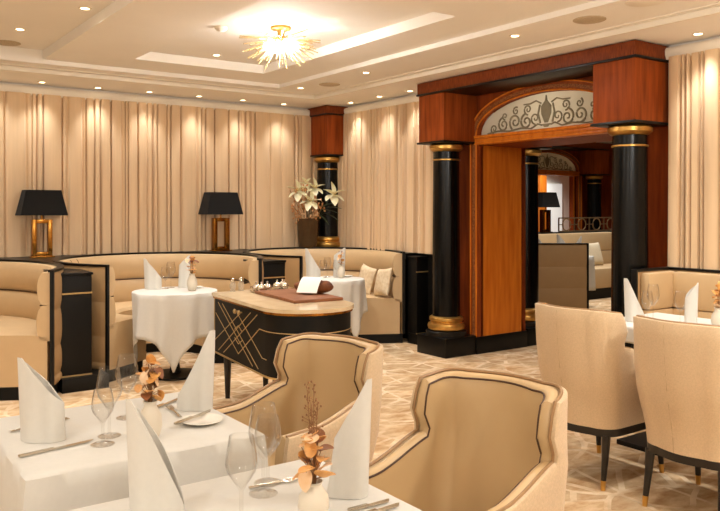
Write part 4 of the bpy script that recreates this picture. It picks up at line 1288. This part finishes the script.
cur = thing('curved_banquette', 'taupe leather booth back seen through the portal, beyond the oatmeal chair', 'banquette', (7.7, 7.04, 0), 0)
pth = [(-0.45, 0.42), (-0.30, 0.25), (-0.16, 0.12), (0.0, 0.0), (0.17, -0.125), (0.34, -0.245), (0.5, -0.355), (0.66, -0.46)]
bm = B(); outer = [(-0.06, 0.10), (-0.06, 0.965)]
for (z1, z0) in ((0.965, 0.67), (0.67, 0.385), (0.385, 0.10)):
    for k in range(6):
        tt = k / 5; outer.append((0.0 + 0.012 * math.sin(PI * tt) ** 0.5, z1 + (z0 - z1) * tt))
sweep(bm, pth, outer); obj('outer_upholstery', bm, 'leather_dark', cur)
bm = B(); sweep(bm, pth, [(-0.065, 0.965), (-0.065, 0.982), (0.008, 0.982), (0.008, 0.965)])
prism(bm, [(0.655, -0.452), (0.69, -0.475), (0.725, -0.43), (0.69, -0.405)], 0.0, 0.982); obj('black_edging', bm, 'black', cur)
bm = B(); sweep(bm, pth, [(-0.05, 0.0), (-0.05, 0.10), (-0.02, 0.10), (-0.02, 0.0)]); obj('plinth', bm, 'black_matt', cur)

t = thing('long_banquette', 'beige banquette with cushion under the ring railing in the next room', 'banquette', (10.0, 8.6, 0))
b = B(); box(b, -2.6, 2.6, -0.10, 0.10, 0.0, 1.02); obj('back_panel', b, 'black', t)
for (z0, z1) in ((0.72, 1.03), (0.44, 0.722)):
    b = B(); box(b, -2.6, 2.6, -0.22, -0.08, z0, z1, 0.035); obj('back_cushion', b, 'leather', t)
b = B(); box(b, -2.6, 2.6, -0.85, -0.2, 0.17, 0.49, 0.04); obj('seat', b, 'leather', t)
b = B(); box(b, -2.6, 2.6, -0.78, -0.1, 0.0, 0.17); obj('plinth', b, 'black_matt', t)
b = B(); box(b, -2.6, 2.6, -0.12, 0.14, 1.02, 1.045); obj('top_edge', b, 'black', t)
cushion('plain cream cushion on the banquette in the next room', (10.62, 8.22, 0.68), (R(-16), 0, R(0)), 'cushion_plain', 0.2)
t = thing('ring_railing', 'bronze railing of linked rings above the banquette in the next room', 'railing', (10.0, 8.64, 1.045))
b = B()
box(b, 0.25, 2.5, -0.012, 0.012, 0.0, 0.02); box(b, 0.25, 2.5, -0.012, 0.012, 0.225, 0.245)
k = 0
x = 0.25
while x < 2.45:
    box(b, x - 0.008, x + 0.008, -0.01, 0.01, 0.02, 0.225)
    cxr = x + 0.20
    pts = [(cxr + 0.105 * math.cos(2 * PI * i / 28), 0, 0.122 + 0.100 * math.sin(2 * PI * i / 28)) for i in range(29)]
    tube(b, pts, 0.010, 8)
    box(b, x, cxr - 0.10, -0.006, 0.006, 0.115, 0.129); box(b, cxr + 0.10, x + 0.40, -0.006, 0.006, 0.115, 0.129)
    x += 0.40
obj('rings', b, 'bronze', t)
dup(lamp, (9.92, 8.64, 1.045), R(0), 'black shaded table lamp far back seen through the portal')
square_table('dining table hidden behind the taupe booth in the next room', 'white cloth edge beside the taupe booth in the next room', 8.6, 9.3, 7.2, 7.75, TZ - 0.003, 0.5, 9, 'square dining tables')
build_napkin('white napkin in the next room, left one above the taupe booth', (8.65, 7.6, TZ), RZ, 0.27, 0.14, 0.1, 1, 1.0)
build_napkin('white napkin in the next room, middle one above the taupe booth', (8.86, 7.42, TZ), RZ, 0.32, 0.12, 0.2, 1, 1.0)
build_napkin('white napkin in the next room, right one above the taupe booth', (9.1, 7.35, TZ), RZ, 0.29, 0.15, 0.05, -1, 1.0)
